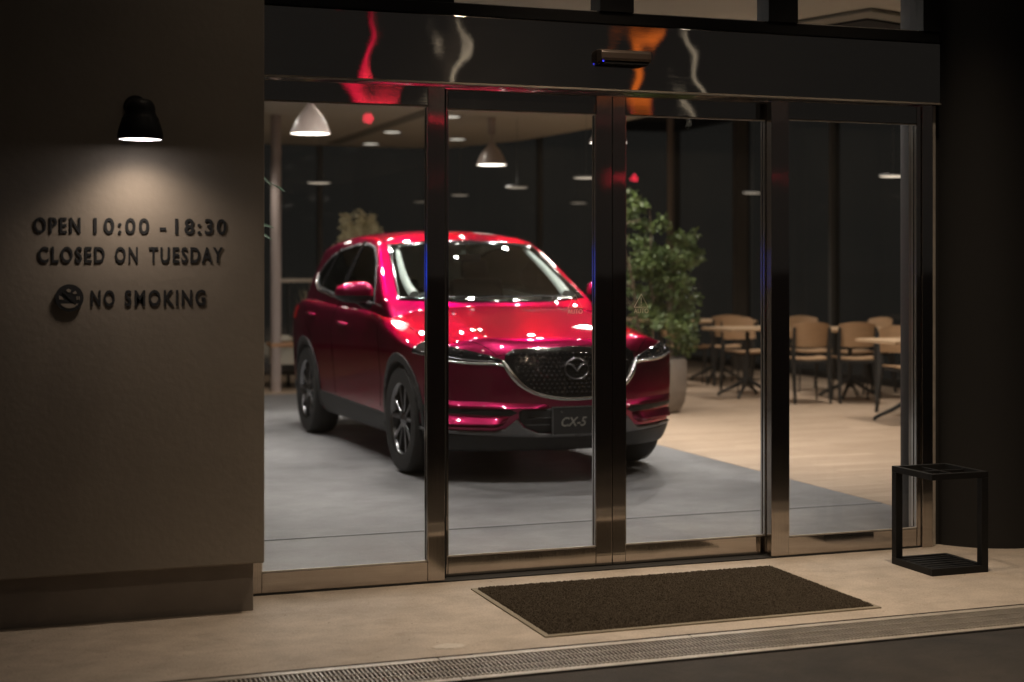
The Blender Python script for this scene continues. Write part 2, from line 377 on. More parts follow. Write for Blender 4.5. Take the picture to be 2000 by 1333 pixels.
pane('sliding_door', 2.827, 3.69, FY+.075, .066, .055, 'right sliding glass door with the tree behind it, right of the central meeting stiles', 'sliding door', group='sliding glass doors')
pane('fixed_glass_panel', 3.625, 4.47, FY, .096, .022, 'fixed glass panel in front of the cafe chairs, right of the sliding doors', 'glass panel')
jm = empty('door_jamb', (4.4725, FY-.01, 0), 0, 'brushed steel jamb post between the glass and the black column', 'door jamb')
MB().box(0, .062, 0, .12, 0, 2.213).build('jamb_post', M['steelV'], jm, bevel=.003)
MB().box(.0625, .092, .02, .12, 0, 2.213).build('jamb_trim', M['galv'], jm, bevel=.002)
dt = MB().box(1.121, 4.47, FY+.002, FY+.155, -.004, .006); o = dt.build('door_track', M['blackmatte']); tag(o, 'thin dark floor track running under all the glass doors', 'door track')
dj = MB().box(1.985, 1.999, FY+.03, FY+.07, .012, 2.2); o = dj.build('weather_strip', M['rubber']); tag(o, 'thin rubber strip between the fixed panel and left sliding door', 'seal')

# warning marks on both sliding doors
def textmesh(s, size, ext, bold=0):
    c = bpy.data.curves.new('t', 'FONT'); c.body = s; c.size = size; c.extrude = ext; c.offset = bold; c.resolution_u = 4
    o = bpy.data.objects.new('t', c); COL.objects.link(o); dg = bpy.context.evaluated_depsgraph_get()
    me = bpy.data.meshes.new_from_object(o.evaluated_get(dg)); bpy.data.objects.remove(o); bpy.data.curves.remove(c); return me
def maxx(me): return max(v.co.x for v in me.vertices)
def minx(me): return min(v.co.x for v in me.vertices)
M['sticker'] = mat('sticker_gold', (.62, .55, .42), .5)
for cx in (2.644, 2.981):
    e = empty('warning_sticker', (cx, FY+.075+.017, 1.185), 0,
              'thin triangle AUTO warning sticker on the %s' % ('left sliding door, over the bonnet' if cx < 2.8 else 'right sliding door, over the tree leaves'), 'sticker', 'warning stickers')
    t = MB(); P = [(-.036, .028), (.036, .028), (0, .090)]
    for i in range(3):
        p0, p1 = P[i], P[(i+1) % 3]; t.tube([(p0[0], 0, p0[1]), (p1[0], 0, p1[1])], .0011, 5)
    t.tube([(0, 0, .047), (0, 0, .074)], .0013, 5); t.tube([(0, 0, .036), (0, 0, .039)], .0015, 5)
    t.build('triangle_mark', M['sticker'], e)
    me = textmesh('AUTO', .031, .0004); sx = .075/(maxx(me)-minx(me))
    me.transform(Matrix.Rotation(R(90), 4, 'X') @ Matrix.Diagonal((sx, 1, 1, 1)) @ Matrix.Translation((-(maxx(me)+minx(me))/2, 0, 0)))
    me.materials.append(M['sticker']); o = bpy.data.objects.new('lettering', me); COL.objects.link(o); o.parent = e

# black round column, right
cl = MB(); cl.lathe([(.40, -.01), (.40, 4.0)], (4.975, 6.66, 0), 64); o = cl.build('round_column', M['column'], smooth=True)
tag(o, 'thick round black column at the right edge behind the umbrella stand', 'column')
a = MB(); a.box(4.5655, 4.80, 6.50, 6.60, 0, 4.0); a.box(5.1, 12, 6.55, 6.75, -.02, 4.0); o = a.build('facade_wall', M['column']); tag(o, 'black wall continuing behind the round column', 'wall')
a = MB(); a.box(1.118, 4.56, 6.44, 6.60, 3.425, 4.4); o = a.build('upper_fascia', M['black']); tag(o, 'black fascia above the transom windows', 'fascia')
# canopy with downlights
a = MB(); a.box(-6, 9, 2.2, 6.12, 4.02, 4.3); struct(a, 'canopy', M['column'])

WARM = (1, .77, .55)
def downlight(x, y, z, power, size, tgt, label, col=WARM, name='ceiling_downlight', cat='downlight', group='canopy downlights over the entrance', r=.045, lens=None):
    e = empty(name, (x, y, z), 0, label, cat, group)
    MB().lathe([(r+.018, 0), (r+.018, -.006), (r, -.006), (r, .0)], (0, 0, 0), 24).build('trim_ring', M['black'], e, smooth=True)
    MB().cyl(0, 0, -.003, -.001, r-.001, 20).build('lens', lens or M['lens'], e)
    spot('downlight_beam', (x, y, z-.012), tgt, power, col, size, 1.0, r, e)
    return e
for i, (x, p_) in enumerate(((1.1, 16), (2.6, 280), (4.02, 200))):
    downlight(x, 5.5, 4.02, p_, R(80), (x+(.25 if i == 0 else 0), 5.42, 0), ['downlight in the canopy above the wall lettering', 'downlight in the canopy above the doormat', 'downlight in the canopy above the umbrella stand'][i])
downlight(3.25, 2.6, 4.02, 185, R(70), (3.0, 5.6, 0), 'downlight nearer the street edge of the canopy, aimed at the doors')

# ================================================================== WALL LAMP
wlp = empty('wall_lamp', (.607, 6.12, 1.890), 0, 'black bell shaped wall lamp glowing above the opening hours', 'wall lamp')
prof = [(.0005, .158), (.028, .156), (.044, .148), (.054, .132), (.057, .116), (.057, .104), (.064, .088), (.075, .062), (.083, .035), (.086, .015), (.085, .0)]
MB().lathe(prof+[(.081, .0), (.079, .03), (.070, .08), (.05, .11), (.0005, .12)], (0, -.19, 0), 40).build('lamp_shade', M['black'], wlp, smooth=True)
MB().cyl(0, -.19, .002, .010, .0795, 32).build('diffuser', M['bulbwall'], wlp)
MB().tube([(0, -.19, .135), (0, -.07, .145), (0, -.002, .145)], .014, 10).build('bracket', M['black'], wlp)
MB().lathe([(.0005, -.012), (.04, -.012), (.045, -.004), (.045, 0)], (0, 0, 0), 24).build('wall_rose', M['black'], wlp).rotation_euler = (R(-90), 0, 0)
wlp.children[-1].location = (0, -.0, .145)
spot('lamp_beam', (.607, 6.12-.19, 1.8915), (.625, 6.06, 1.2), 16.5, (1, .79, .62), R(134), 1.0, .06, wlp)

# ================================================================== WALL LETTERING
def line(name, words_, z0, h, label):
    e = empty(name, (0, 6.12, z0), 0, label, 'sign', 'raised wall lettering'); size = 1.0
    bw = maxx(textmesh('|', size, 0)); capm = textmesh('E', size, 0, .026); cap = max(v.co.y for v in capm.vertices); sz = h/cap
    for wd, x0, x1 in words_:
        adv = [0]+[maxx(textmesh(wd[:i]+'|', size, 0))-bw for i in range(1, len(wd)+1)]
        pos = [adv[i]+.13*i for i in range(len(wd))]; off = minx(textmesh(wd[0], size, 0, .03))
        total = pos[-1]+maxx(textmesh(wd[-1], size, 0, .03))-off; sx = (x1-x0)/total
        for i, ch in enumerate(wd):
            me2 = textmesh(ch, size, .5, .021)
            me2.transform(Matrix.Translation((pos[i]-off, 0, .5)))
            me2.transform(Matrix(((sx, 0, 0, x0), (0, 0, -.004, -.0008), (0, sz, 0, 0), (0, 0, 0, 1))))
            me2.materials.append(M['letter']); o = bpy.data.objects.new('letter', me2); COL.objects.link(o); o.parent = e
    return e
line('wall_sign', [('OPEN', .225, .400), ('10:00', .448, .661), ('-', .700, .726), ('18:30', .760, .964)], 1.536, .060, 'raised black letters reading OPEN 10:00 - 18:30, top line on the wall')
line('wall_sign', [('CLOSED', .242, .491), ('ON', .529, .617), ('TUESDAY', .659, .950)], 1.422, .061, 'raised black letters reading CLOSED ON TUESDAY, middle line on the wall')
line('wall_sign', [('NO', .438, .529), ('SMOKING', .566, .881)], 1.252, .061, 'raised black letters reading NO SMOKING beside the round pictogram')
e = empty('no_smoking_pictogram', (.357, 6.12, 1.284), 0, 'round black no smoking pictogram left of the words NO SMOKING', 'pictogram')
d = MB(); d.lathe([(1e-4, .0), (.053, .0), (.053, .012), (1e-4, .012)], (0, 0, 0), 48); o = d.build('disc', M['letter'], e, smooth=True); o.rotation_euler = (R(90), 0, 0); o.location = (0, -.002, 0)
d = MB(); M['cut'] = M['plaster']
cres = [(.040*math.cos(R(t_)), .040*math.sin(R(t_))) for t_ in range(214, 327, 8)]
for pts in ([(-.039, .010), (-.038, -.006), (-.020, -.006), (-.028, .004)], cres, [(-.004, .036), (-.012, .030), (-.006, .022), (.003, .022), (.007, .030)], [(.026, .006), (.031, .006), (.031, -.008), (.026, -.008)], [(.034, .006), (.038, .006), (.038, -.008), (.034, -.008)], [(.010, .018), (.020, .014), (.028, .018), (.022, .028)]):
    d.prism(pts, -.0155, -.0140)
d.build('symbol_cutout', M['cut'], e)
d = MB(); d.box(-.034, .034, -.0165, -.0158, -.0035, .0035, Matrix.Rotation(R(45), 3, 'Y'), (0, 0, 0)); d.build('prohibition_bar', M['letter'], e)

# ================================================================== DOORMAT
dm = empty('doormat', (2.045, 5.360, 0), 0, 'large dark brown pile doormat with pale rubber edge in front of the sliding doors', 'doormat')
MW, MH = 1.48, .91
MB().box(0, MW, 0, MH, .0, .006).build('rubber_edge', mat('mat_edge', (.26, .23, .17), .8), dm, bevel=.002)
nx, ny = 420, 250; g = MB()
vs = []
for j in range(ny+1):
    for i in range(nx+1):
        ed = i in (0, nx) or j in (0, ny)
        x = .022+(MW-.044)*i/nx+random.uniform(-.0015, .0015)*(1.5 if ed else 1); y = .022+(MH-.044)*j/ny+random.uniform(-.0015, .0015)*(1.5 if ed else 1)
        vs.append((x, y, .0055 if ed else .0115+random.uniform(-.0045, .0045)))
g.v = vs; g.f = [(j*(nx+1)+i, j*(nx+1)+i+1, (j+1)*(nx+1)+i+1, (j+1)*(nx+1)+i) for j in range(ny) for i in range(nx)]
g.build('pile', mat('mat_pile', (.085, .07, .052), .95, spec=.1, var=.45, vscale=180), dm)

# ================================================================== DRAIN GRATES
sx0 = [-.42+1.0*i for i in range(-1, 8)]
gr0 = None
places = ['at the far left corner of the pavement', 'at the left, below the plaster wall', 'below the left end of the doormat', 'below the middle of the doormat', 'below the right end of the doormat', 'in front of the umbrella stand', 'at the right edge of the picture', 'beyond the umbrella stand', 'furthest right']
k = 0
for gx in (-.42, .58, 1.58, 2.58, 3.58, 4.58, 5.58):
    if gr0 is None:
        gr0 = empty('drain_grate', (gx, 0, 0), 0); L_ = .996
        f_ = MB(); f_.box(0, L_, 5.190, 5.223, -.030, -.001); f_.box(0, L_, 4.917, 4.950, -.030, -.001)
        f_.build('frame', M['galv'], gr0, bevel=.001)
        f_ = MB()
        for y in (5.178, 5.105, 5.032, 4.962): f_.box(0, L_, y, y+.0055, -.009, .0008)
        f_.build('bearing_bar', M['galv'], gr0)
        f_ = MB(); n = 62
        for i in range(n):
            x = .006+i*(L_-.012)/(n-1); f_.box(x, x+.0052, 4.9505, 5.1895, -.0065, -.0015)
        f_.build('cross_bars', M['galv'], gr0); g_ = gr0
    else:
        g_ = copy_tree(gr0); g_.location = (gx, 0, 0)
    tag(g_, 'steel drain grate section '+['far left, mostly outside the picture', 'below the plaster wall at the bottom edge', 'below the left end of the doormat', 'below the middle and right of the doormat', 'between doormat corner and umbrella stand', 'at the right, in front of the umbrella stand', 'furthest right by the column'][k], 'drain grate', 'drain grates in the channel'); k += 1

g = MB(); rs = random.Random(9); n = 40
g.v = [(0, 0, .0)]+[(.062*(1+rs.uniform(-.12, .12))*math.cos(2*math.pi*k/n), .040*(1+rs.uniform(-.15, .15))*math.sin(2*math.pi*k/n), 0) for k in range(n)]
g.f = [(0, k+1, (k+1) % n+1) for k in range(n)]; g.v = [(x, y, .0015) for x, y, z in g.v]
o = g.build('chalk_patch', mat('chalky_patch', (.66, .61, .54), .8, var=.2, vscale=40)); o.location = (1.665, 5.36, 0); tag(o, 'pale chalky oval patch on the pavement left of the doormat corner', 'floor mark')
# ================================================================== UMBRELLA STAND
us = empty('umbrella_stand', (4.10, 5.83, 0), 0, 'open black cube frame umbrella stand by the right end of the doors', 'umbrella stand')
W_, D_, H_, T_ = .305, .32, .462, .036
f_ = MB()
for x in (0, W_-T_):
    for y in (0, D_-T_): pass
MB().box(0, T_, D_-T_, D_, .0325, H_-.028).build('post', M['black'], us, bevel=.001)
MB().box(W_-T_, W_, 0, T_, .0325, H_-.028).build('post', M['black'], us, bevel=.001)
for z0, nm in ((0, 'base_frame'), (H_-.0005, 'top_frame')):
    f_ = MB(); zt = .032 if z0 == 0 else .028; zz = z0 if z0 == 0 else H_-.0275
    f_.box(0, W_, 0, T_*.6, zz, zz+zt); f_.box(0, W_, D_-T_*.6, D_+.0005, zz, zz+zt); f_.box(-.0005, T_*.6, T_*.6, D_-T_*.6, zz, zz+zt); f_.box(W_-T_*.6, W_+.0005, T_*.6, D_-T_*.6, zz, zz+zt)
    f_.build(nm, M['black'], us, bevel=.001)
f_ = MB(); f_.box(T_*.6, W_-T_*.6, T_*.6, D_-T_*.6, .018, .026)
for i in range(6): f_.box(T_*.6, W_-T_*.6, .04+i*.045, .05+i*.045, .0265, .0295)
f_.build('drip_tray', M['black'], us)
f_ = MB()
f_.box(W_/2-.006, W_/2+.006, T_*.6, D_-T_*.6, H_-.02, H_-.008); f_.box(T_*.6, W_-T_*.6, D_/2-.006, D_/2+.006, H_-.0205, H_-.0075)
f_.build('divider_bars', M['black'], us)

# ================================================================== SHOWROOM INTERIOR
# glazed rear and side walls with posts
def glazed(name, horizontal, at_, s0, s1, posts, label, thick=()):
    e = empty(name, (s0, at_, 0) if horizontal else (at_, s0, 0), 0, label, 'glass wall', 'glazed walls of the showroom')
    L_ = s1-s0
    def bx(m_, a0, a1, b0, b1, z0, z1):
        m_.box(a0, a1, b0, b1, z0, z1) if horizontal else m_.box(b0, b1, a0, a1, z0, z1)
    f_ = MB(); bx(f_, 0, L_, 0, .1, 0, .08); bx(f_, 0, L_, 0, .1, 3.45, 3.6); f_.build('rail', M['black'], e)
    pp = [0]+posts+[L_]
    for i, p_ in enumerate(pp):
        f_ = MB(); wd = .06 if p_ not in thick else .16
        bx(f_, max(0, p_-wd/2), min(L_, p_+wd/2), -.01, .11, .0805, 3.4495); f_.build('mullion', M['bronze'] if p_ in thick else M['mull'], e)
    for i in range(len(pp)-1):
        f_ = MB(); bx(f_, pp[i]+.031, pp[i+1]-.031, .045, .055, .081, 3.449); f_.build('pane', M['glassfar'], e)
    return e
glazed('glass_wall', True, 20.9, -1, 10.05, [1.8, 3.6, 5.6, 7.4, 8.9], 'dark rear glass wall of the showroom behind the car')
glazed('glass_wall', False, 10.05, 6.8, 20.9, [2.4, 4.8, 7.2, 9.6, 11.9], 'dark side glass wall of the showroom behind the cafe tables')
# posts
def post(px, py, r, m, label, z1=3.6, square=False):
    e = MB()
    if square: e.box(px-r, px+r, py-r, py+r, .0, z1)
    else: e.lathe([(r, 0), (r, z1)], (px, py, 0), 24)
    o = e.build('steel_post', m, smooth=not square); tag(o, label, 'post', 'slim posts in the showroom')
post(3.215, 16.9, .058, mat('post_mauve', (.42, .34, .31), .5), 'pinkish lit round post at the left edge of the first glass pane', 3.1)
post(9.05, 18.9, .045, mat('post_brown', (.30, .24, .20), .5), 'slim brown post rising behind the potted tree', 3.6)
post(9.75, 18.2, .075, mat('post_dark', (.085, .075, .065), .5), 'darker wider post right of the brown post', 3.6, True)
post(9.93, 14.6, .018, mat('post_thin', (.16, .17, .13), .4), 'thin greenish post behind the middle of the right fixed pane', 3.6)
for i, (x0, y0, y1) in enumerate(((2.1, 7, 15.5), (4.7, 13.5, 20.5))):
    e = empty('ceiling_track', (x0, y0, 3.1), 0, ['lighting track over the car, left of its roof', 'dark lighting track running to the rear of the ceiling'][i], 'lighting track', 'ceiling tracks')
    MB().box(-.09 if i else -.02, .09 if i else .02, 0, y1-y0, -.012, -.001).build('rail', M['ceildark'] if i == 0 else mat('track_grey', (.22, .21, .18), .8), e)
ac = empty('air_conditioner', (5.85, 9.15, 3.1), R(18), 'square ceiling air conditioner cassette seen through the right transom window', 'air conditioner')
MB().box(-.48, .48, -.48, .48, -.03, -.001).build('frame', mat('ac_grey', (.25, .24, .20), .7), ac, bevel=.01)
MB().box(-.30, .30, -.30, .30, -.045, -.0305).build('grille', M['ceildark'], ac)

# track spots lighting the car (aimed lamps with housings)
COOL = (1, .95, .90)
spots = [(1.5, 8.9, 1.9), (5.3, 9.9, 4.7), (2.0, 10.8, 2.6), (3.3, 11.3, 3.4), (4.6, 11.6, 4.1), (2.4, 12.3, 2.9), (3.5, 12.7, 3.4), (4.9, 12.8, 4.2), (1.5, 12.7, 2.5), (2.9, 13.2, 3.1), (4.1, 13.1, 3.7), (6.2, 12.4, 4.8), (6.3, 11.0, 4.6), (4.1, 10.3, 3.8)]
lab = ['over the floor left of the car', 'right of the front bumper', 'left of the bonnet', 'above the windscreen base', 'above the right front door', 'above the left front door', 'above the car roof', 'above the right rear door', 'left of the rear wheel', 'behind the left rear corner of the roof', 'behind the middle of the roof', 'over the tree planter', 'over the edge of the wooden floor', 'above the bonnet']
sl0 = None
for i, (x, y, tx) in enumerate(spots):
    e = empty('ceiling_spotlight', (x, y, 3.1), 0, 'ceiling spotlight '+lab[i], 'spotlight', 'ceiling spotlights around the car')
    tgt = Vector((tx, y+.1 if y < 10 else y-.45, .3)); d = (tgt-Vector((x, y, 2.95))).normalized(); q = d.to_track_quat('-Z', 'Y').to_matrix()
    MB().cyl(0, 0, -.03, -.001, .035, 16).build('mount', M['white'], e)
    h = MB(); h.lathe([(1e-4, .07), (.036, .06), (.042, .0), (.042, -.05), (.037, -.05), (.036, -.04)], (0, 0, 0), 24)
    h.v = [tuple(q @ Vector(v)+Vector((0, 0, -.11))) for v in h.v]; h.build('housing', M['white'], e, smooth=True)
    h = MB(); h.cyl(0, 0, -.042, -.039, .0345, 20); h.v = [tuple(q @ Vector(v)+Vector((0, 0, -.11))) for v in h.v]; h.build('lens', M['lens2'], e)
    p0 = Vector((x, y, 2.99))+d*.055
    spot('spot_beam', p0, tgt, (16 if x < 2 else 40) if y < 10 else 76, COOL, R(74) if y < 10 else R(98), .75, .034, e)

# small accent heads between the larger spotlights (lens only)
for i, (x, y) in enumerate(((2.6, 10.1), (4.9, 10.7), (1.2, 11.6), (2.7, 11.7), (4.0, 12.2), (5.6, 12.1), (3.1, 12.35), (1.1, 13.5), (2.2, 13.6), (3.5, 13.65), (4.5, 13.6), (5.5, 11.3))):
    e = empty('accent_light', (x, y, 3.1), 0, 'small white accent light in the ceiling, '+['left of the bonnet', 'right of the windscreen', 'far left of the car', 'left above the windscreen', 'right above the roof', 'right of the roof', 'middle above the roof', 'left corner of the last row', 'left middle of the last row', 'middle of the last row', 'right of the last row', 'between tree and car'][i], 'accent light', 'accent lights in the showroom ceiling')
    MB().lathe([(1e-4, -.001), (.036, -.001), (.036, -.05), (.031, -.05), (.030, -.04)], (0, 0, 0), 20).build('housing', M['white'], e, smooth=True)
    MB().lathe([(.0005, -.052), (.018, -.049), (.029, -.042)], (0, 0, 0), 20).build('lens', M['lens2'], e, smooth=True)

for i, (x, y) in enumerate(((2.75, 8.1), (4.1, 8.0))):
    e = empty('ceiling_spotlight', (x, y, 3.1), 0, 'narrow ceiling spotlight aimed at the front bumper, '+['above its left half', 'above its right half'][i], 'spotlight', 'ceiling spotlights around the car')
    MB().lathe([(1e-4, -.001), (.042, -.001), (.042, -.10), (.036, -.10), (.035, -.09)], (0, 0, 0), 20).build('housing', M['white'], e, smooth=True)
    MB().lathe([(.0005, -.102), (.02, -.099), (.034, -.092)], (0, 0, 0), 20).build('lens', M['lens2'], e, smooth=True)
    spot('spot_beam', (x, y, 2.99), (x+(.25 if i == 0 else -.2), 9.2, .5), 60, COOL, R(42), .8, .035, e)

# white pendants
def pendant(x, y, zr, D, shade_m, bulb, power, label, group, ceil=3.1, lightcol=(1, .93, .84)):
    e = empty('pendant_lamp', (x, y, zr), 0, label, 'pendant lamp', group); r = D/2
    pr_ = [(.0005, .285), (.022, .283), (.030, .262), (.036, .238), (.060, .208), (.098, .165), (.132, .110), (.155, .055), (.170, .02), (.178, .0)]
    k_ = r/.178; pr_ = [(a_*k_, b_*k_) for a_, b_ in pr_]
    MB().lathe(pr_+[(r*.965, .0), (r*.93, .02), (r*.85, .06), (r*.6, .14), (.0005, .20*k_)], (0, 0, 0), 40).build('lamp_shade', shade_m, e, smooth=True)
    MB().cyl(0, 0, .004, .010, r*.955, 32).build('diffuser', bulb, e)
    if shade_m is M['white']:
        MB().tube([(0, 0, .283*k_), (0, 0, ceil-zr-.17)], .012, 8).build('cord', shade_m, e)
        MB().lathe([(.0005, ceil-zr-.20), (.043, ceil-zr-.19), (.045, ceil-zr-.001)], (0, 0, 0), 24).build('canopy_cup', shade_m, e, smooth=True)
    else:
        MB().tube([(0, 0, .283*k_), (0, 0, ceil-zr-.002)], .006, 6).build('cord', shade_m, e)
    if power: spot('lamp_glow', (x, y, zr-.004), (x, y, 0), power, lightcol, R(165), .4, r*.8, e)
    return e
WG = 'white bell pendants over the showroom'
pendant(2.782, 13.04, 2.56, .36, M['white'], M['bulbwarm'], 55, 'white bell pendant lamp hanging largest, above the rear left of the car', WG)
pendant(5.593, 16.38, 2.56, .355, M['white'], M['bulbwarm'], 45, 'white bell pendant lamp with visible stem, behind the car roof', WG)
pendant(5.62, 13.08, 2.56, .36, M['white'], M['bulbwarm'], 45, 'white bell pendant lamp half hidden by the central door stiles', WG)
pendant(2.78, 16.38, 2.56, .36, M['white'], M['bulbwarm'], 25, 'white bell pendant lamp in the rear left, hidden behind the plaster wall', WG)
BG_ = 'glowing discs added for lamp reflections in the dark rear glass'  # glowing discs added in place of lamp reflections in the rear glass
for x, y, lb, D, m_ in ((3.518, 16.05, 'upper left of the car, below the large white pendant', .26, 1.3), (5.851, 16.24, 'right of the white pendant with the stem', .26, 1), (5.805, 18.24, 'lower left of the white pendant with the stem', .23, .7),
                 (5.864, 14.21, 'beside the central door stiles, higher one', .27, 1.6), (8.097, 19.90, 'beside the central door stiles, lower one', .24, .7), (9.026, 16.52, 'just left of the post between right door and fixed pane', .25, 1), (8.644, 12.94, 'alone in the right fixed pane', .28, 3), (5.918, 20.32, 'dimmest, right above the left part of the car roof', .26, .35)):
    e = empty('reflection_disc', (x, y, 2.3), 0, 'dim glowing disc added for a lamp reflection in the rear glass, '+lb, 'pendant lamp', BG_)
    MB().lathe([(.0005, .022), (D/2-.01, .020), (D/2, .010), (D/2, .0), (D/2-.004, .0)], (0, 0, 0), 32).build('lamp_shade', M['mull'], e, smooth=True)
    MB().lathe([(.0005, -.006), (D/2-.03, -.005), (D/2-.005, .001), (D/2-.005, .003), (.0005, .004)], (0, 0, 0), 32).build('diffuser', emis('reflection_glow', (1, .84, .66), .42*m_), e, smooth=True)
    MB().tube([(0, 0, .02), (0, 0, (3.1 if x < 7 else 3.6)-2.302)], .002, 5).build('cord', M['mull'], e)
# cafe lighting: recessed in the dark ceiling, over the tables
for i, (x, y, p_) in enumerate(((7.6, 11.2, 330), (8.3, 13.6, 260), (8.2, 16.2, 240), (6.4, 9.2, 190))):
    c_ = 3.6 if x > 7.2 else 3.1
    downlight(x, y, c_, p_, R(100), (x, y, 0), 'downlight in the ceiling over the '+['nearest cafe table', 'middle cafe tables', 'rear cafe tables', 'wooden floor beside the car'][i], (1, .90, .81), group='downlights over the cafe area')
for i, (x, y) in enumerate(((5.105, 16.39), (6.095, 19.27), (4.996, 18.51), (5.2, 20.4))):
    e = empty('ceiling_downlight', (x, y, 3.1), 0, 'recessed downlight in the ceiling, '+['nearest, at the left edge of the second pane', 'larger one under the nearest downlight', 'in the first pane right of the red reflection', 'faintest, at the far ceiling edge'][i], 'downlight', 'recessed downlights at the rear of the ceiling')
    MB().lathe([(.14, 0), (.14, -.008), (.11, -.008), (.11, 0)], (0, 0, 0), 24).build('trim_ring', M['white'], e, smooth=True)
    MB().cyl(0, 0, -.004, -.001, .109, 24).build('lens', M['downl'], e)
    if i < 3: spot('downlight_beam', (x, y, 3.09), (x, y, 0), 30, (1, .92, .82), R(110), 1, .1, e)
# fill of the near floor: two unseen lamps added just inside the doors
for i, (x, y) in enumerate(((1.6, 7.6), (3.9, 7.4))):
    downlight(x, y, 3.1, 9, R(120), (x, y+.3, 0), 'added fill light in the ceiling just inside the doors, '+['left', 'right'][i], (1, .9, .8), group='fill lights added inside the entrance')

# blue display screen inside, left (seen only in the reveals of the doors)
e = empty('display_screen', (-.06, 12.95, 1.37), R(-55), 'blue glowing display screen on a stand in the left of the showroom', 'screen')
MB().box(-.22, .22, -.02, .02, -.20, .20).build('casing', M['black'], e, bevel=.004)
MB().box(-.20, .20, -.0225, -.0205, -.18, .18).build('display', M['bluescreen'], e)
MB().tube([(0, 0, -.2), (0, 0, -1.34)], .02, 10).build('stand', M['black'], e); MB().cyl(0, 0, -1.368, -1.345, .18).build('base', M['black'], e)

# ---- cafe tables
t0 = None
def table(x, y, rz, w_, label):
    global t0
    if t0 is None:
        e = empty('cafe_table', (x, y, 0), rz)
        MB().box(-.38, .38, -.34, .34, .715, .745).build('table_top', M['woodtop'], e, bevel=.004)
        MB().box(-.16, .16, -.03, .03, .700, .7145).build('bracket', M['blackmatte'], e)
        MB().lathe([(.024, .10), (.024, .70)], (0, 0, 0), 20).build('pedestal', M['blackmatte'], e, smooth=True)
        for i in range(4):
            a_ = R(45+90*i); dx, dy = math.cos(a_), math.sin(a_)
            MB().tube([(dx*.01, dy*.01, .20), (dx*.05, dy*.05, .165), (dx*.16, dy*.16, .10), (dx*.27, dy*.27, .05), (dx*.32, dy*.32, .022), (dx*.325, dy*.325, .0)], [.024, .023, .020, .017, .018, .018], 8).build('foot', M['blackmatte'], e, smooth=True)
        t0 = e
    else:
        e = copy_tree(t0); e.location = (x, y, 0); e.rotation_euler = (0, 0, rz)
    e.scale = (w_, w_, 1)
    tag(e, label, 'table', 'cafe tables'); return e
ty = R(26)
table(7.98, 11.70, R(0), .95, 'square beech cafe table nearest the doors, cut by the right door jamb')
table(8.887, 14.115, R(0), 1.0, 'square beech cafe table behind the pair of chairs seen from the back')
table(7.881, 14.542, R(0), 1.0, 'square beech cafe table left of the post in the right sliding door')
table(8.65, 16.75, R(0), 1.0, 'square beech cafe table further back, between tree and chairs')
table(8.1, 17.5, R(0), 1.0, 'square beech cafe table partly hidden behind the tree leaves')
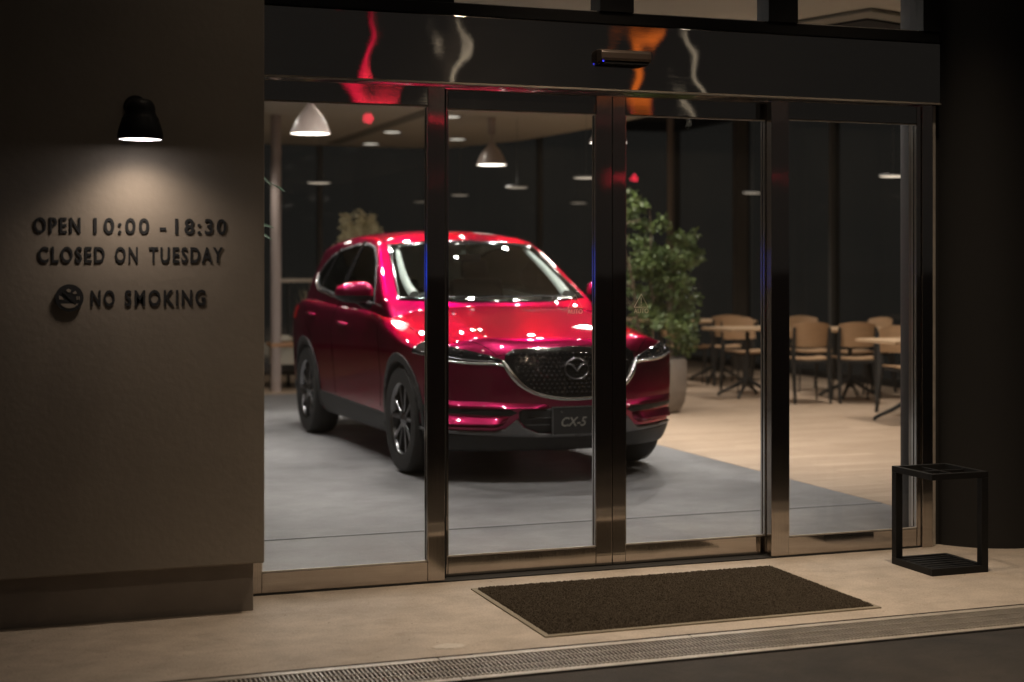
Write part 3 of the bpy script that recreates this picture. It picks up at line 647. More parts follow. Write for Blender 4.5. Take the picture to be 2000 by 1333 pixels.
# ---- chairs
c0 = None
def chair(x, y, rz, label):
    """rz=0: the chair faces +Y (its back towards -Y)"""
    global c0
    if c0 is None:
        e = empty('cafe_chair', (x, y, 0), rz)
        s_ = MB(); n = 10; vs = []
        for z_ in (0, .014):
            for j in range(n+1):
                for i in range(n+1):
                    u, v = i/n*2-1, j/n*2-1
                    wd = .20+.01*v
                    vs.append((u*wd*(1-.06*max(0, abs(v)-.7)/.3), v*.20, .445+z_+.012*u*u-.018*max(0, v-.5)-.02*max(0, -v-.6)))
        N_ = (n+1)**2; fs = []
        for j in range(n):
            for i in range(n):
                q_ = (j*(n+1)+i, j*(n+1)+i+1, (j+1)*(n+1)+i+1, (j+1)*(n+1)+i); fs.append(tuple(k+N_ for k in q_)); fs.append(q_[::-1])
        ring = [i for i in range(n+1)]+[(j+1)*(n+1)-1 for j in range(1, n+1)]+[n*(n+1)+i for i in range(n-1, -1, -1)]+[j*(n+1) for j in range(n-1, 0, -1)]
        for a_, b_ in zip(ring, ring[1:]+ring[:1]): fs.append((a_, b_, b_+N_, a_+N_))
        s_.add(vs, fs); s_.build('seat', M['ply'], e, smooth=True)
        b = MB(); vs = []; nx_, nz_ = 14, 6
        for t_ in (0, .012):
            for j in range(nz_+1):
                for i in range(nx_+1):
                    u = i/nx_*2-1; v = j/nz_
                    top = .835-.028*abs(u)**2.2; bot = .575+.012*abs(u)**3
                    hw = .205-.018*v
                    vs.append((u*hw*(1-.05*(1-v)), -.235-.05*v+.055*u*u-t_, bot+(top-bot)*v))
        N_ = (nx_+1)*(nz_+1); fs = []
        for j in range(nz_):
            for i in range(nx_):
                q_ = (j*(nx_+1)+i, j*(nx_+1)+i+1, (j+1)*(nx_+1)+i+1, (j+1)*(nx_+1)+i); fs.append(tuple(k+N_ for k in q_)); fs.append(q_[::-1])
        ring = [i for i in range(nx_+1)]+[(j+1)*(nx_+1)-1 for j in range(1, nz_+1)]+[nz_*(nx_+1)+i for i in range(nx_-1, -1, -1)]+[j*(nx_+1) for j in range(nz_-1, 0, -1)]
        for a_, b_ in zip(ring, ring[1:]+ring[:1]): fs.append((a_, b_, b_+N_, a_+N_))
        b.add(vs, fs); b.build('backrest', M['ply'], e, smooth=True, ang=60)
        for sx_ in (-1, 1):      # rear legs: flat blades, widest at seat height
            l = MB(); P = [(-.30, 0), (-.275, 0), (-.175, .42), (-.185, .50), (-.245, .78), (-.262, .78), (-.258, .52), (-.262, .42)]
            l.prism([(p_[0], p_[1]) for p_ in P], sx_*.185-.014, sx_*.185+.014, 'YZ'); l.build('rear_leg', M['blackmatte'], e, bevel=.004)
            l = MB(); l.tube([(sx_*.17, .165, .44), (sx_*.185, .19, 0)], .011, 8, r1=.010); l.build('front_leg', M['blackmatte'], e, smooth=True)
        f_ = MB(); f_.box(-.170, .170, -.235, -.205, .41, .438); f_.box(-.165, -.140, -.20, .17, .415, .44); f_.box(.140, .165, -.20, .17, .415, .44); f_.box(-.139, .139, .150, .168, .415, .44)
        f_.build('seat_frame', M['blackmatte'], e)
        c0 = e
    else:
        e = copy_tree(c0); e.location = (x, y, 0); e.rotation_euler = (0, 0, rz)
    tag(e, label, 'chair', 'plywood cafe chairs'); return e
chair(8.16, 13.82, R(-14), 'plywood chair seen from behind, left of the pair in the right fixed pane')
chair(8.64, 13.66, R(-22), 'plywood chair seen from behind, right of the pair in the right fixed pane')
chair(8.36, 12.25, R(176), 'plywood chair facing us behind the nearest cafe table')
chair(8.17, 15.10, R(176), 'plywood chair facing us behind the table left of the post')
chair(8.44, 16.20, R(-10), 'plywood chair seen from behind, right of the tree leaves')
chair(7.92, 16.15, R(-70), 'plywood chair turned sideways, partly behind the tree leaves')
chair(8.94, 15.05, R(170), 'plywood chair facing us, mostly hidden behind the left one of the pair')
chair(9.35, 14.55, R(100), 'plywood chair hidden behind the right one of the pair')

# ---- potted tree
def leaves(n, blobs, size, seed, droop=.2):
    rd = random.Random(seed); g = MB()
    for i in range(n):
        bx_, by_, bz_, br, bzr = rd.choices(blobs, weights=[b_[3]**2*b_[4] for b_ in blobs])[0]
        while True:
            u = Vector((rd.uniform(-1, 1), rd.uniform(-1, 1), rd.uniform(-1, 1)))
            if u.length <= 1: break
        u = u*(.55+.45*rd.random()) if rd.random() < .3 else u
        c_ = Vector((bx_+u.x*br, by_+u.y*br, bz_+u.z*bzr))
        d_ = Vector((rd.gauss(0, 1), rd.gauss(0, 1), rd.gauss(-droop, .6))).normalized(); s_ = d_.cross(Vector((rd.gauss(0, 1), rd.gauss(0, 1), rd.gauss(0, 1)))).normalized()
        L_ = size*rd.uniform(.7, 1.3); W2 = L_*.28; up = d_.cross(s_)*L_*.08
        g.add([c_, c_+d_*L_*.5+s_*W2+up, c_+d_*L_, c_+d_*L_*.5-s_*W2+up], [(0, 1, 2), (0, 2, 3)])
    return g
tr = empty('potted_tree', (6.25, 13.30, 0), 0, 'tall leafy green tree in a rounded stone planter right of the car', 'potted tree')
MB().lathe([(.0005, .0), (.15, .0), (.20, .015), (.245, .10), (.265, .25), (.268, .40), (.262, .50), (.25, .52), (.235, .50), (.23, .44), (.0005, .44)], (0, 0, 0), 40).build('planter', M['pot'], tr, smooth=True)
MB().cyl(0, 0, .44, .46, .228).build('soil', M['soil'], tr)
rd = random.Random(3); blobs = []
for i, (bx, by, top) in enumerate(((-.03, .02, 1.95), (-.16, -.06, 1.75), (.10, .05, 1.6))):
    pts = [(bx*.5, by*.5, .45)]
    for k in range(1, 8): pts.append((bx*(1+k*.28)+rd.uniform(-.02, .02), by*(1+k*.28)+rd.uniform(-.02, .02), .45+(top-.45)*k/7))
    t_ = MB(); t_.tube(pts, .013, 7, r1=.005)
    for k in range(2, 8):
        for q in range(3):
            p0 = Vector(pts[k]); a_ = rd.uniform(0, 6.28); L_ = rd.uniform(.18, .40)*(1.15-.07*k)
            p1 = p0+Vector((math.cos(a_)*L_, math.sin(a_)*L_, rd.uniform(-.02, .16)))
            t_.tube([p0, (p0+p1)/2+Vector((0, 0, .03)), p1], .005, 5, r1=.002)
            blobs.append((p1.x, p1.y, p1.z, rd.uniform(.08, .15), rd.uniform(.06, .11)))
            m_ = p0.lerp(p1, .55); blobs.append((m_.x, m_.y, m_.z, .09, .07))
    t_.build('trunk', M['bark'], tr, smooth=True)
blobs += [(.24, -.02, .62, .13, .09), (.30, -.08, .72, .10, .08), (.12, -.2, .78, .12, .12), (.36, 0, .66, .07, .05)]
leaves(5600, [b_ for b_ in blobs if b_[0] > -.24], .052, 11).build('foliage', M['leaf'], tr)
pb = empty('potted_shrub', (4.0, 16.3, 0), 0, 'pale yellowish dry shrub behind the left side of the car roof', 'potted shrub', 'dry shrubs behind the car')
MB().lathe([(.0005, 0), (.2, 0), (.24, .3), (.25, .5), (.22, .5), (.0005, .45)], (0, 0, 0), 32).build('planter', M['pot'], pb, smooth=True)
t_ = MB(); bl = []
for i in range(14):
    a_ = rd.uniform(0, 6.28); rr = rd.uniform(.05, .30); tp = 1.74+rd.uniform(-.1, .36)-rr*.5
    p1 = Vector((math.cos(a_)*rr, math.sin(a_)*rr, tp)); t_.tube([(0, 0, .45), p1*.5+Vector((0, 0, .3)), p1], .008, 5, r1=.003); bl.append((p1.x, p1.y, p1.z, .07, .07)); bl.append((p1.x*.8, p1.y*.8, p1.z-.16, .07, .09)); bl.append((p1.x*1.2, p1.y*1.2, p1.z-.08, .05, .05))
t_.build('stem', M['bark'], pb)
leaves(3000, bl, .042, 5, -.4).build('foliage', M['leafdry'], pb)
pb = empty('potted_grass', (3.70, 17.25, 0), 0, 'brownish feathery dry grass at the rear left corner of the car', 'potted grass', 'dry shrubs behind the car')
MB().lathe([(.0005, 0), (.15, 0), (.17, .3), (.15, .3), (.0005, .26)], (0, 0, 0), 32).build('planter', M['pot'], pb, smooth=True)
g = MB()
for i in range(260):
    a_ = rd.uniform(0, 6.28); rr = rd.uniform(.02, .26); h_ = rd.uniform(.7, 1.28); sd = Vector((-math.sin(a_), math.cos(a_), 0))*.006
    b0 = Vector((0, 0, .26)); m_ = Vector((math.cos(a_)*rr*.3, math.sin(a_)*rr*.3, .26+(h_-.26)*.6)); e_ = Vector((math.cos(a_)*rr, math.sin(a_)*rr, h_-rr*.3))
    g.add([b0-sd, b0+sd, m_+sd, m_-sd, e_], [(0, 1, 2, 3), (3, 2, 4)])
g.build('grass_blades', M['leafdry'], pb)
# climbing plant at the left edge of the first pane
pb = empty('hanging_plant', (1.60, 8.56, 0), 0, 'waxy green leafy plant peeking from behind the plaster wall edge', 'plant')
MB().lathe([(.0005, 0), (.13, 0), (.16, .3), (.16, .42), (.14, .42), (.0005, .38)], (-.28, 0, 0), 32).build('planter', M['pot'], pb, smooth=True)
t_ = MB(); t_.tube([(-.28, 0, .4), (-.25, 0, 1.0), (-.18, .02, 1.7), (-.08, 0, 1.92), (.03, -.01, 1.86), (.07, -.01, 1.83)], .006, 6, r1=.003)
t_.tube([(-.22, 0, 1.3), (-.12, 0, 1.62), (-.05, 0, 1.67)], .005, 6, r1=.002); t_.build('stem', M['leafblue'], pb)
g = MB()
def bigleaf(g, p, d, wd, L_, nrm):
    p = Vector(p); d = Vector(d).normalized(); s_ = d.cross(Vector(nrm)).normalized(); n_ = s_.cross(d); prv = None; vs = []; fs = []
    for k in range(7):
        t_ = k/6; ww = wd*math.sin(math.pi*min(.97, max(.03, t_**.8))); c_ = p+d*L_*t_-n_*L_*.25*t_*t_
        vs += [c_-s_*ww+n_*ww*.3, c_, c_+s_*ww+n_*ww*.3]
    for k in range(6):
        for q in range(2): fs.append((k*3+q, k*3+q+1, k*3+q+4, k*3+q+3))
    g.add(vs, fs)
for p_, d_, w_, L_ in (((-.10, 0, 1.93), (.9, 0, -.35), .022, .13), ((.02, 0, 1.86), (1, 0, -.25), .014, .07), ((-.14, 0, 1.74), (.8, 0, -.9), .026, .13), ((-.10, .01, 1.64), (.9, -.2, .05), .018, .12), ((-.08, 0, 1.66), (.5, 0, -1), .022, .12),
                     ((-.10, 0, 1.60), (1, 0, -.2), .022, .12), ((-.22, 0, 1.5), (-.8, 0, .3), .03, .14), ((-.2, 0, 1.2), (-.8, .3, .3), .03, .14), ((-.26, 0, .9), (-.8, .3, .3), .03, .14), ((-.2, .0, 1.35), (-.3, -.5, .6), .03, .14)):
    bigleaf(g, p_, d_, w_, L_, (0, -.5, .8))
g.build('leaf_cluster', M['leafblue'], pb, smooth=True, ang=180)

# ---- lounge furniture, left rear
sf = empty('lounge_chair', (3.40, 17.75, 0), R(-18), 'grey lounge armchair with wooden arms, between plaster wall and rear wheel', 'armchair')
MB().box(-.36, .36, -.32, .32, .14, .30).build('seat', M['fabric'], sf, bevel=.05)
MB().box(-.34, .34, .10, .30, .301, .50).build('back_cushion', M['cushion'], sf, bevel=.05)
for s_ in (-1, 1):
    MB().box(s_*.40-.05, s_*.40+.05, -.36, .36, .53, .565).build('armrest', M['wood'], sf, bevel=.008)
    for t_ in (-1, 1): MB().tube([(s_*.38, t_*.29, .53), (s_*.40, t_*.33, 0)], .016, 8).build('leg', M['blackmatte'], sf, smooth=True)
lt = empty('side_board', (3.42, 17.0, 0), 0, 'low wooden console with beige front, left of the rear wheel of the car', 'console')
MB().box(-.27, .50, -.16, .16, .50, .545).build('top_board', M['wood'], lt, bevel=.004)
MB().box(-.24, .47, -.13, .13, .30, .499).build('drawer_box', M['cushion'], lt, bevel=.006)
for x in (-.22, .45): MB().box(x-.015, x+.015, -.1, .1, 0, .2995).build('leg', M['blackmatte'], lt)
bl_ = MB(); n = 16
bl_.lathe([(.0005, .0), (.10, .005), (.13, .03), (.12, .065), (.07, .09), (.0005, .095)], (0, 0, 0), 24); o = bl_.build('folded_blanket', M['cushion'], smooth=True); o.location = (3.29, 16.98, .545); o.scale = (1, .8, .9)
tag(o, 'beige rounded cushion lying on the low wooden console', 'cushion')
o = MB().box(3.30, 5.3, 17.6, 17.66, 1.215, 1.26).build('hand_rail', mat('rail_beige', (.5, .42, .34), .5), bevel=.004); tag(o, 'pale horizontal rail behind the rear left corner of the car', 'rail')
for x in (3.5, 5.2): MB().box(x-.015, x+.015, .001+17.6, 17.659, 0, 1.2145).build('rail_post', M['blackmatte'], o)

# ================================================================== STREET BEHIND THE CAMERA (seen in reflections)
def traffic(x, y, z, label):
    e = empty('traffic_light', (x, y, 0), math.atan2(x, -y)*0, label, 'traffic light', 'traffic lights across the street')
    MB().tube([(0, -.35, 0), (0, -.35, z+.6)], .09, 10).build('pole', M['black'], e, smooth=True)
    MB().box(-.62, .62, -.26, -.02, z-.24, z+.24).build('signal_housing', M['black'], e, bevel=.05)
    b = MB(); b.lathe([(1e-4, .0), (.16, .0), (.16, .02), (1e-4, .02)], (0, 0, 0), 24); o = b.build('red_lens', M['red'], e); o.rotation_euler = (R(-90), 0, 0); o.location = (0, -.015, z)
traffic(11.84, -33.84, 6.08, 'traffic light showing red across the street, nearer one')
traffic(30.96, -55.69, 5.77, 'traffic light showing red further down the street')
sg = empty('shop_sign', (11.13, -11.8, 0), 0, 'orange glowing sign board across the street', 'sign')
MB().box(-.14, .14, -.1, .0, 4.3, 5.5).build('sign_board', M['orange'], sg); MB().tube([(0, -.2, 0), (0, -.2, 6.6)], .06, 8).build('pole', M['black'], sg)
sg = empty('red_sign', (5.81, -10.5, 0), 0, 'narrow red glowing sign across the street', 'sign')
MB().box(-.06, .06, -.1, .0, 4.1, 5.3).build('sign_board', emis('sign_red', (1, .02, .08), 1.8), sg); MB().tube([(0, -.2, 0), (0, -.2, 6.4)], .06, 8).build('pole', M['black'], sg)

for px_, X_, Y_, lb, w2, st in ((880, 7.74, -11.9, 'left of the orange sign', .02, 1.6), (1312, 12.6, -12.4, 'right of the orange sign', .015, 1.5)):
    sg = empty('streak_lamp', (X_, Y_, 0), 0, 'tall white tube added for a streak on the steel header, '+lb, 'streak tube', 'tubes added for the header streaks')
    MB().box(-w2, w2, -.06, .0, 4.0, 5.6).build('streak_tube', emis('tube_white', (1, .88, .68), st), sg); MB().tube([(0, -.12, 0), (0, -.12, 5.6)], .05, 8).build('pole', M['black'], sg)  # glowing tube added behind the camera to draw a white streak on the header

# ================================================================== THE CAR
CX, CY = 3.655, 10.01
M['paint'] = mat('red_metallic_paint', (.30, .012, .066), .36, metal=1.0, spec=.5, coat=1.0, coat_r=.012)
M['paint'].node_tree.nodes['Principled BSDF'].inputs['Specular Tint'].default_value = (.78, .09, .27, 1)
M['pblack'] = mat('black_plastic', (.022, .022, .023), .55, spec=.4)
M['gloss'] = mat('gloss_black', (.008, .008, .009), .12, spec=.6, coat=.6)
M['liner'] = mat('cabin_liner', (.66, .69, .66), .8)
M['chrome'] = mat('satin_chrome', (.60, .57, .55), .22, metal=1)
M['lip'] = mat('silver_plastic', (.17, .17, .175), .4, metal=.5)
M['carglass'] = glassmat('car_glass', (.90, .93, .92), 1.6)
M['privacy'] = glassmat('side_glass', (.45, .47, .45), 1.55)
M['tyre'] = mat('tyre', (.022, .022, .022), .7, spec=.35)
M['rim'] = mat('alloy_dark', (.075, .075, .08), .35, metal=.9)
M['rimbright'] = mat('alloy_bright', (.22, .22, .23), .25, metal=1)
M['seat'] = mat('car_seat', (.035, .033, .033), .8)
M['seam'] = mat('seam_dark', (.006, .003, .003), .9, spec=0)
M['lamp'] = mat('lamp_lens', (.012, .013, .016), .06, spec=.8, coat=1)

WP = [(-.93, .80), (-.7, .865), (-.4, .905), (0, .925), (.5, .908), (1.3, .915), (2.2, .920), (2.7, .925), (3.2, .895), (3.62, .82)]
SD = [(.2, .90), (.3, .955), (.42, .972), (.55, .980), (.7, .992), (.86, 1.0), (.95, .992), (1.05, .962), (1.15, .93)]
TC = [(-.95, .895), (-.85, .925), (-.6, .985), (-.3, 1.04), (0, 1.09), (.25, 1.125), (.5, 1.135), (1.2, 1.14), (3.0, 1.16), (3.62, 1.08)]
TD = [(0, 0), (.3, .006), (.48, .016), (.56, .020), (.66, .052), (.76, .095), (.86, .145), (.93, .19)]
TDr = [(0, 0), (.5, .01), (.8, .03), (.88, .07), (.93, .12)]
FZ = [(.2, .12), (.3, .045), (.42, .015), (.55, .0), (.66, .0), (.76, .015), (.86, .04), (.93, .10)]
RZ = [(.2, -.12), (.35, -.02), (.55, 0), (.75, -.02), (.95, -.08), (1.1, -.12)]
def lower(a_, Y, c_):
    y = Y; z = .6; x = a_*.9
    for _ in range(8):
        W_ = interp(WP, y)*interp(SD, z)
        x = a_*W_
        k = max(0, min(1, (y-.2)/.8)); dd = interp(TD, abs(x))*(1-k)+interp(TDr, abs(x))*k
        T_ = interp(TC, y)-dd; z = .215+c_*(T_-.215)
        yf = interp(FZ, z)+.40*(abs(x)/.9)**2.5; ff = max(0, 1-(Y+.925)/1.05)**1.6
        yr = interp(RZ, z)-.22*(abs(x)/.9)**2.6; rf = max(0, 1-(3.62-Y)/1.0)**1.6
        y = Y+yf*ff+yr*rf
    return (x, y, z)
def boxgrid(fn, A, B, C_):
    g = MB(); idx = {}
    na, nb, nc = len(A)-1, len(B)-1, len(C_)-1
    def V(i, j, k):
        if (i, j, k) not in idx: idx[(i, j, k)] = len(g.v); g.v.append(fn(A[i], B[j], C_[k]))
        return idx[(i, j, k)]
    for i in range(na):
        for j in range(nb):
            for k in (0, nc): g.f.append((V(i, j, k), V(i+1, j, k), V(i+1, j+1, k), V(i, j+1, k)))
        for k in range(nc):
            for j in (0, nb): g.f.append((V(i, j, k), V(i+1, j, k), V(i+1, j, k+1), V(i, j, k+1)))
    for j in range(nb):
        for k in range(nc):
            for i in (0, na): g.f.append((V(i, j, k), V(i, j+1, k), V(i, j+1, k+1), V(i, j, k+1)))
    return g
def sym(h): return [-v for v in h[::-1] if v] + ([0] if 0 in h else []) + [v for v in h if v]
Lg = boxgrid(lower, sym([0, .2, .38, .52, .61, .70, .82, .93, 1]),
             [-.925, -.86, -.75, -.6, -.45, -.3, -.1, .1, .3, .5, .75, 1.0, 1.3, 1.6, 1.9, 2.2, 2.5, 2.75, 3.0, 3.2, 3.4, 3.53, 3.62],
             [0, .06, .16, .3, .45, .58, .70, .80, .88, .95, 1])
RT = [(.0, 1.50), (1.0, 1.545), (1.2, 1.60), (1.4, 1.658), (1.7, 1.693), (2.1, 1.70), (2.6, 1.682), (3.0, 1.64), (3.45, 1.57)]
GW = [(.5, .86), (1.0, .868), (1.1, .852), (1.2, .820), (1.35, .757), (1.5, .692), (1.6, .640), (1.7, .56)]
GP = [(0, .93), (.8, .985), (1.3, 1.0), (2.2, .992), (2.9, .945), (3.6, .85)]
GF = [(.9, -.05), (1.1, .20), (1.17, .33), (1.3, .60), (1.45, .90), (1.6, 1.22), (1.7, 1.50)]
GR = [(.9, 3.60), (1.1, 3.58), (1.25, 3.52), (1.4, 3.42), (1.5, 3.36), (1.6, 3.40), (1.7, 3.40)]
def green(ins=0, zb=.95):
    def fn(a_, b_, c_):
        y = 1.6; z = 1.3; x = 0
        for _ in range(12):
            x = a_*(interp(GW, z)*interp(GP, y)-ins)
            T_ = interp(RT, y)-.055*(abs(x)/.6)**2.6-ins*.9
            z = zb+c_*(T_-zb)
            zz = max(z, .95)
            y0 = interp(GF, zz)+.34*(abs(x)/.8)**2.3+ins*1.5; y1 = interp(GR, zz)-.20*(abs(x)/.8)**2.2-ins*1.5
            y = y0+b_*(y1-y0)
        return (x, y, z)
    return fn
Gg = boxgrid(green(), sym([0, .3, .6, .82, .94, 1]), [0, .04, .10, .18, .27, .38, .5, .62, .74, .85, .93, .97, 1], [0, .15, .32, .5, .68, .82, .92, 1])
Cg = boxgrid(green(.045, .55), sym([0, .4, .75, .93, 1]), [0, .06, .18, .35, .55, .75, .92, 1], [0, .3, .55, .75, .9, 1])

def temp(me, sub=0):
    o = bpy.data.objects.new('tmp', me); COL.objects.link(o)
    if sub:
        md = o.modifiers.new('s', 'SUBSURF'); md.levels = md.render_levels = sub
        me2 = frozen(o); bpy.data.objects.remove(o); return temp(me2)
    return o
def frozen(o):
    dg = bpy.context.evaluated_depsgraph_get(); dg.update()
    return bpy.data.meshes.new_from_object(o.evaluated_get(dg))
def prep(me, idx, nslots=3):
    me.materials.clear()
    for m_ in (M['paint'], M['blackmatte'], M['liner'])[:nslots]: me.materials.append(m_)
    me.polygons.foreach_set('material_index', [idx]*len(me.polygons)); return me
def boolean(A_, B_, op):
    md = A_.modifiers.new('b', 'BOOLEAN'); md.operation = op; md.object = B_; md.solver = 'EXACT'; md.use_hole_tolerant = False
    me = frozen(A_); n_ = temp(me); bpy.data.objects.remove(A_); return n_
Lo = temp(Lg.mesh(), 2); prep(Lo.data, 0)
Go = temp(Gg.mesh(), 2); prep(Go.data, 0)
Co = temp(Cg.mesh(), 1); prep(Co.data, 2)
shell = boolean(Lo, Go, 'UNION')
shell_me = shell.data.copy()
BV = BVHTree.FromPolygons([v.co for v in shell_me.vertices], [tuple(p.vertices) for p in shell_me.polygons])
gsh = Go.data.copy()
BVG = BVHTree.FromPolygons([v.co for v in gsh.vertices], [tuple(p.vertices) for p in gsh.polygons])

def cutter(poly, a0, a1, plane, idx=1):
    m_ = MB(); m_.prism(poly, a0, a1, plane); me = m_.mesh(); bm = bmesh.new(); bm.from_mesh(me)
    bmesh.ops.triangulate(bm, faces=[f for f in bm.faces if len(f.verts) > 4]); bm.to_mesh(me); bm.free()
    return temp(prep(me, idx))
def patch(name, src, poly, a0, a1, plane, off, m_, parent, thick=.003, ang=40):
    o = temp(src.copy()); c_ = cutter(poly, a0, a1, plane)
    o = boolean(o, c_, 'INTERSECT'); bpy.data.objects.remove(c_)
    me = o.data.copy(); bpy.data.objects.remove(o)
    bm = bmesh.new(); bm.from_mesh(me)
    bmesh.ops.delete(bm, geom=[f for f in bm.faces if f.material_index != 0], context='FACES')
    bmesh.ops.remove_doubles(bm, verts=bm.verts, dist=2e-4)
    bmesh.ops.dissolve_degenerate(bm, edges=bm.edges, dist=1e-4)
    bm.normal_update()
    for v in bm.verts: v.co += v.normal*off
    for f in bm.faces: f.material_index = 0
    bm.to_mesh(me); bm.free(); me.materials.clear(); me.materials.append(m_)
    if len(me.polygons) == 0: print('EMPTY PATCH', name)
    shade(me, ang)
    o = bpy.data.objects.new(name, me); COL.objects.link(o); o.parent = parent
    md = o.modifiers.new('t', 'SOLIDIFY'); md.thickness = thick; md.offset = -1
    return o
def mir(poly): return [(-x, z) for x, z in poly][::-1]
def fproj(x, z, y0=-3):
    h = BV.ray_cast(Vector((x, y0, z)), Vector((0, 1, 0)))
    return h[0]
def sproj(y, z, s):
    h = BV.ray_cast(Vector((3*s, y, z)), Vector((-s, 0, 0))); return h[0]
def tproj(x, y):
    return BV.ray_cast(Vector((x, y, 4)), Vector((0, 0, -1)))[0]
def dens(pts, n=8):
    out = []
    for p_, q_ in zip(pts, pts[1:]):
        for k in range(n): out.append(tuple(p_[i]+(q_[i]-p_[i])*k/n for i in range(2)))
    return out+[pts[-1]]
def smoothpts(pts, n=8):
    out = []; P = [pts[0]]+list(pts)+[pts[-1]]
    for i in range(1, len(P)-2):
        for k in range(n):
            t = k/n; a_ = []
            for c_ in range(2):
                p0, p1, p2, p3 = (P[i+q][c_] for q in (-1, 0, 1, 2))
                a_.append(.5*((2*p1)+(-p0+p2)*t+(2*p0-5*p1+4*p2-p3)*t*t+(-p0+3*p1-3*p2+p3)*t**3))
            out.append(tuple(a_))
    return out+[pts[-1]]

car = empty('parked_car', (CX, CY, 0), R(1.7), 'glossy red crossover car parked nose to the doors on the grey showroom floor', 'car')

# --- body with wheel arches, cabin and window openings
body = shell
for yy in (0, 2.70):
    for s_ in (-1, 1):
        m_ = MB(); m_.lathe([(1e-4, s_*.58), (.395, s_*.58), (.395, s_*1.1), (1e-4, s_*1.1)], (0, yy, .365), 48, axis='X')
        c_ = temp(prep(m_.mesh(), 1)); body = boolean(body, c_, 'DIFFERENCE'); bpy.data.objects.remove(c_)
body = boolean(body, Co, 'DIFFERENCE')
WS = [(-.735, 1.165), (-.60, 1.570), (-.3, 1.596), (0, 1.603), (.3, 1.596), (.60, 1.570), (.735, 1.165), (.4, 1.150), (0, 1.145), (-.4, 1.150)]
DLO = [(.86, 1.125), (1.10, 1.130), (1.90, 1.155), (2.75, 1.215), (2.97, 1.275), (3.02, 1.33), (2.90, 1.42), (2.70, 1.50), (2.40, 1.552), (2.0, 1.585), (1.65, 1.587), (1.42, 1.555), (1.22, 1.46), (1.0, 1.28)]
def shrink(poly, d):
    cx_ = sum(p[0] for p in poly)/len(poly); cz_ = sum(p[1] for p in poly)/len(poly); out = []
    n = len(poly)
    for i in range(n):
        a_, b_, c_ = Vector(poly[i-1]), Vector(poly[i]), Vector(poly[(i+1) % n])
        n1 = Vector(((b_-a_).y, -(b_-a_).x)).normalized(); n2 = Vector(((c_-b_).y, -(c_-b_).x)).normalized(); m_ = (n1+n2).normalized()
        if m_.dot(Vector((cx_, cz_))-b_) < 0: m_ = -m_
        out.append(tuple(b_+m_*d))
    return out
c_ = cutter(shrink(WS, .022), -.1, 1.75, 'XZ', 1); body = boolean(body, c_, 'DIFFERENCE'); bpy.data.objects.remove(c_)
for s_ in (-1, 1):
    c_ = cutter(shrink(DLO, .018), s_*.42, s_*1.1, 'YZ', 1); body = boolean(body, c_, 'DIFFERENCE'); bpy.data.objects.remove(c_)
me = body.data.copy(); bpy.data.objects.remove(body)
bm = bmesh.new(); bm.from_mesh(me); bmesh.ops.remove_doubles(bm, verts=bm.verts, dist=1e-4); bm.to_mesh(me); bm.free()
shade(me, 28)
ob = bpy.data.objects.new('body', me); COL.objects.link(ob); ob.parent = car

patch('windscreen', gsh, WS, -.1, 1.9, 'XZ', .004, M['carglass'], car, .004)
# black frit border round the windscreen
def band(poly, d):   # ring polygon as strips
    q_ = shrink(poly, d); n = len(poly); return [[poly[i], poly[(i+1) % n], q_[(i+1) % n], q_[i]] for i in range(n)]
def ringpatch(name, src, poly, d, a0, a1, plane, off, m_, parent):
    q_ = shrink(poly, d); n = len(poly); mb = MB()
    for k, dd in enumerate((a0, a1)):
        for P in (poly, q_):
            for p_ in P: mb.v.append((p_[0], dd, p_[1]) if plane == 'XZ' else (dd, p_[0], p_[1]))
    for i in range(n):
        j = (i+1) % n; A0, A1, B0, B1 = i, j, n+i, n+j; C0, C1, D0, D1 = 2*n+i, 2*n+j, 3*n+i, 3*n+j
        mb.f += [(A0, A1, B1, B0), (C0, D0, D1, C1), (A0, C0, C1, A1), (B0, B1, D1, D0)]
    c_ = temp(prep(mb.mesh(), 1)); o = temp(src.copy()); o = boolean(o, c_, 'INTERSECT'); bpy.data.objects.remove(c_)
    me = o.data.copy(); bpy.data.objects.remove(o); bm = bmesh.new(); bm.from_mesh(me)
    bmesh.ops.delete(bm, geom=[f for f in bm.faces if f.material_index != 0], context='FACES')
    bmesh.ops.remove_doubles(bm, verts=bm.verts, dist=2e-4); bm.normal_update()
    for v in bm.verts: v.co += v.normal*off
    bm.to_mesh(me); bm.free(); me.materials.clear(); me.materials.append(m_); shade(me, 40)
    o = bpy.data.objects.new(name, me); COL.objects.link(o); o.parent = parent
    md = o.modifiers.new('t', 'SOLIDIFY'); md.thickness = .003; md.offset = -1; return o
ringpatch('windscreen_surround', gsh, WS, .030, -.1, 1.9, 'XZ', .0065, M['gloss'], car)
for s_ in (-1, 1):
    sg_ = gsh
    patch('side_window', sg_, DLO, s_*.40, s_*1.1, 'YZ', .003, M['privacy'], car, .003)
    ringpatch('window_frame', sg_, DLO, .022, s_*.40, s_*1.1, 'YZ', .006, M['pblack'], car)
    patch('window_pillar', sg_, [(1.80, 1.14), (1.93, 1.15), (1.86, 1.60), (1.76, 1.60)], s_*.40, s_*1.1, 'YZ', .0065, M['gloss'], car)
    patch('window_pillar', sg_, [(2.62, 1.20), (2.68, 1.205), (2.52, 1.55), (2.46, 1.56)], s_*.40, s_*1.1, 'YZ', .0065, M['gloss'], car)
    t_ = MB(); t_.tube([sproj(y, z, s_)+Vector((s_*.006, 0, 0)) for y, z in dens([(.95, 1.118), (1.9, 1.146), (2.75, 1.204), (2.98, 1.265), (3.03, 1.34)], 6)], .007, 6)
    t_.build('window_trim', M['chrome'], car, smooth=True)
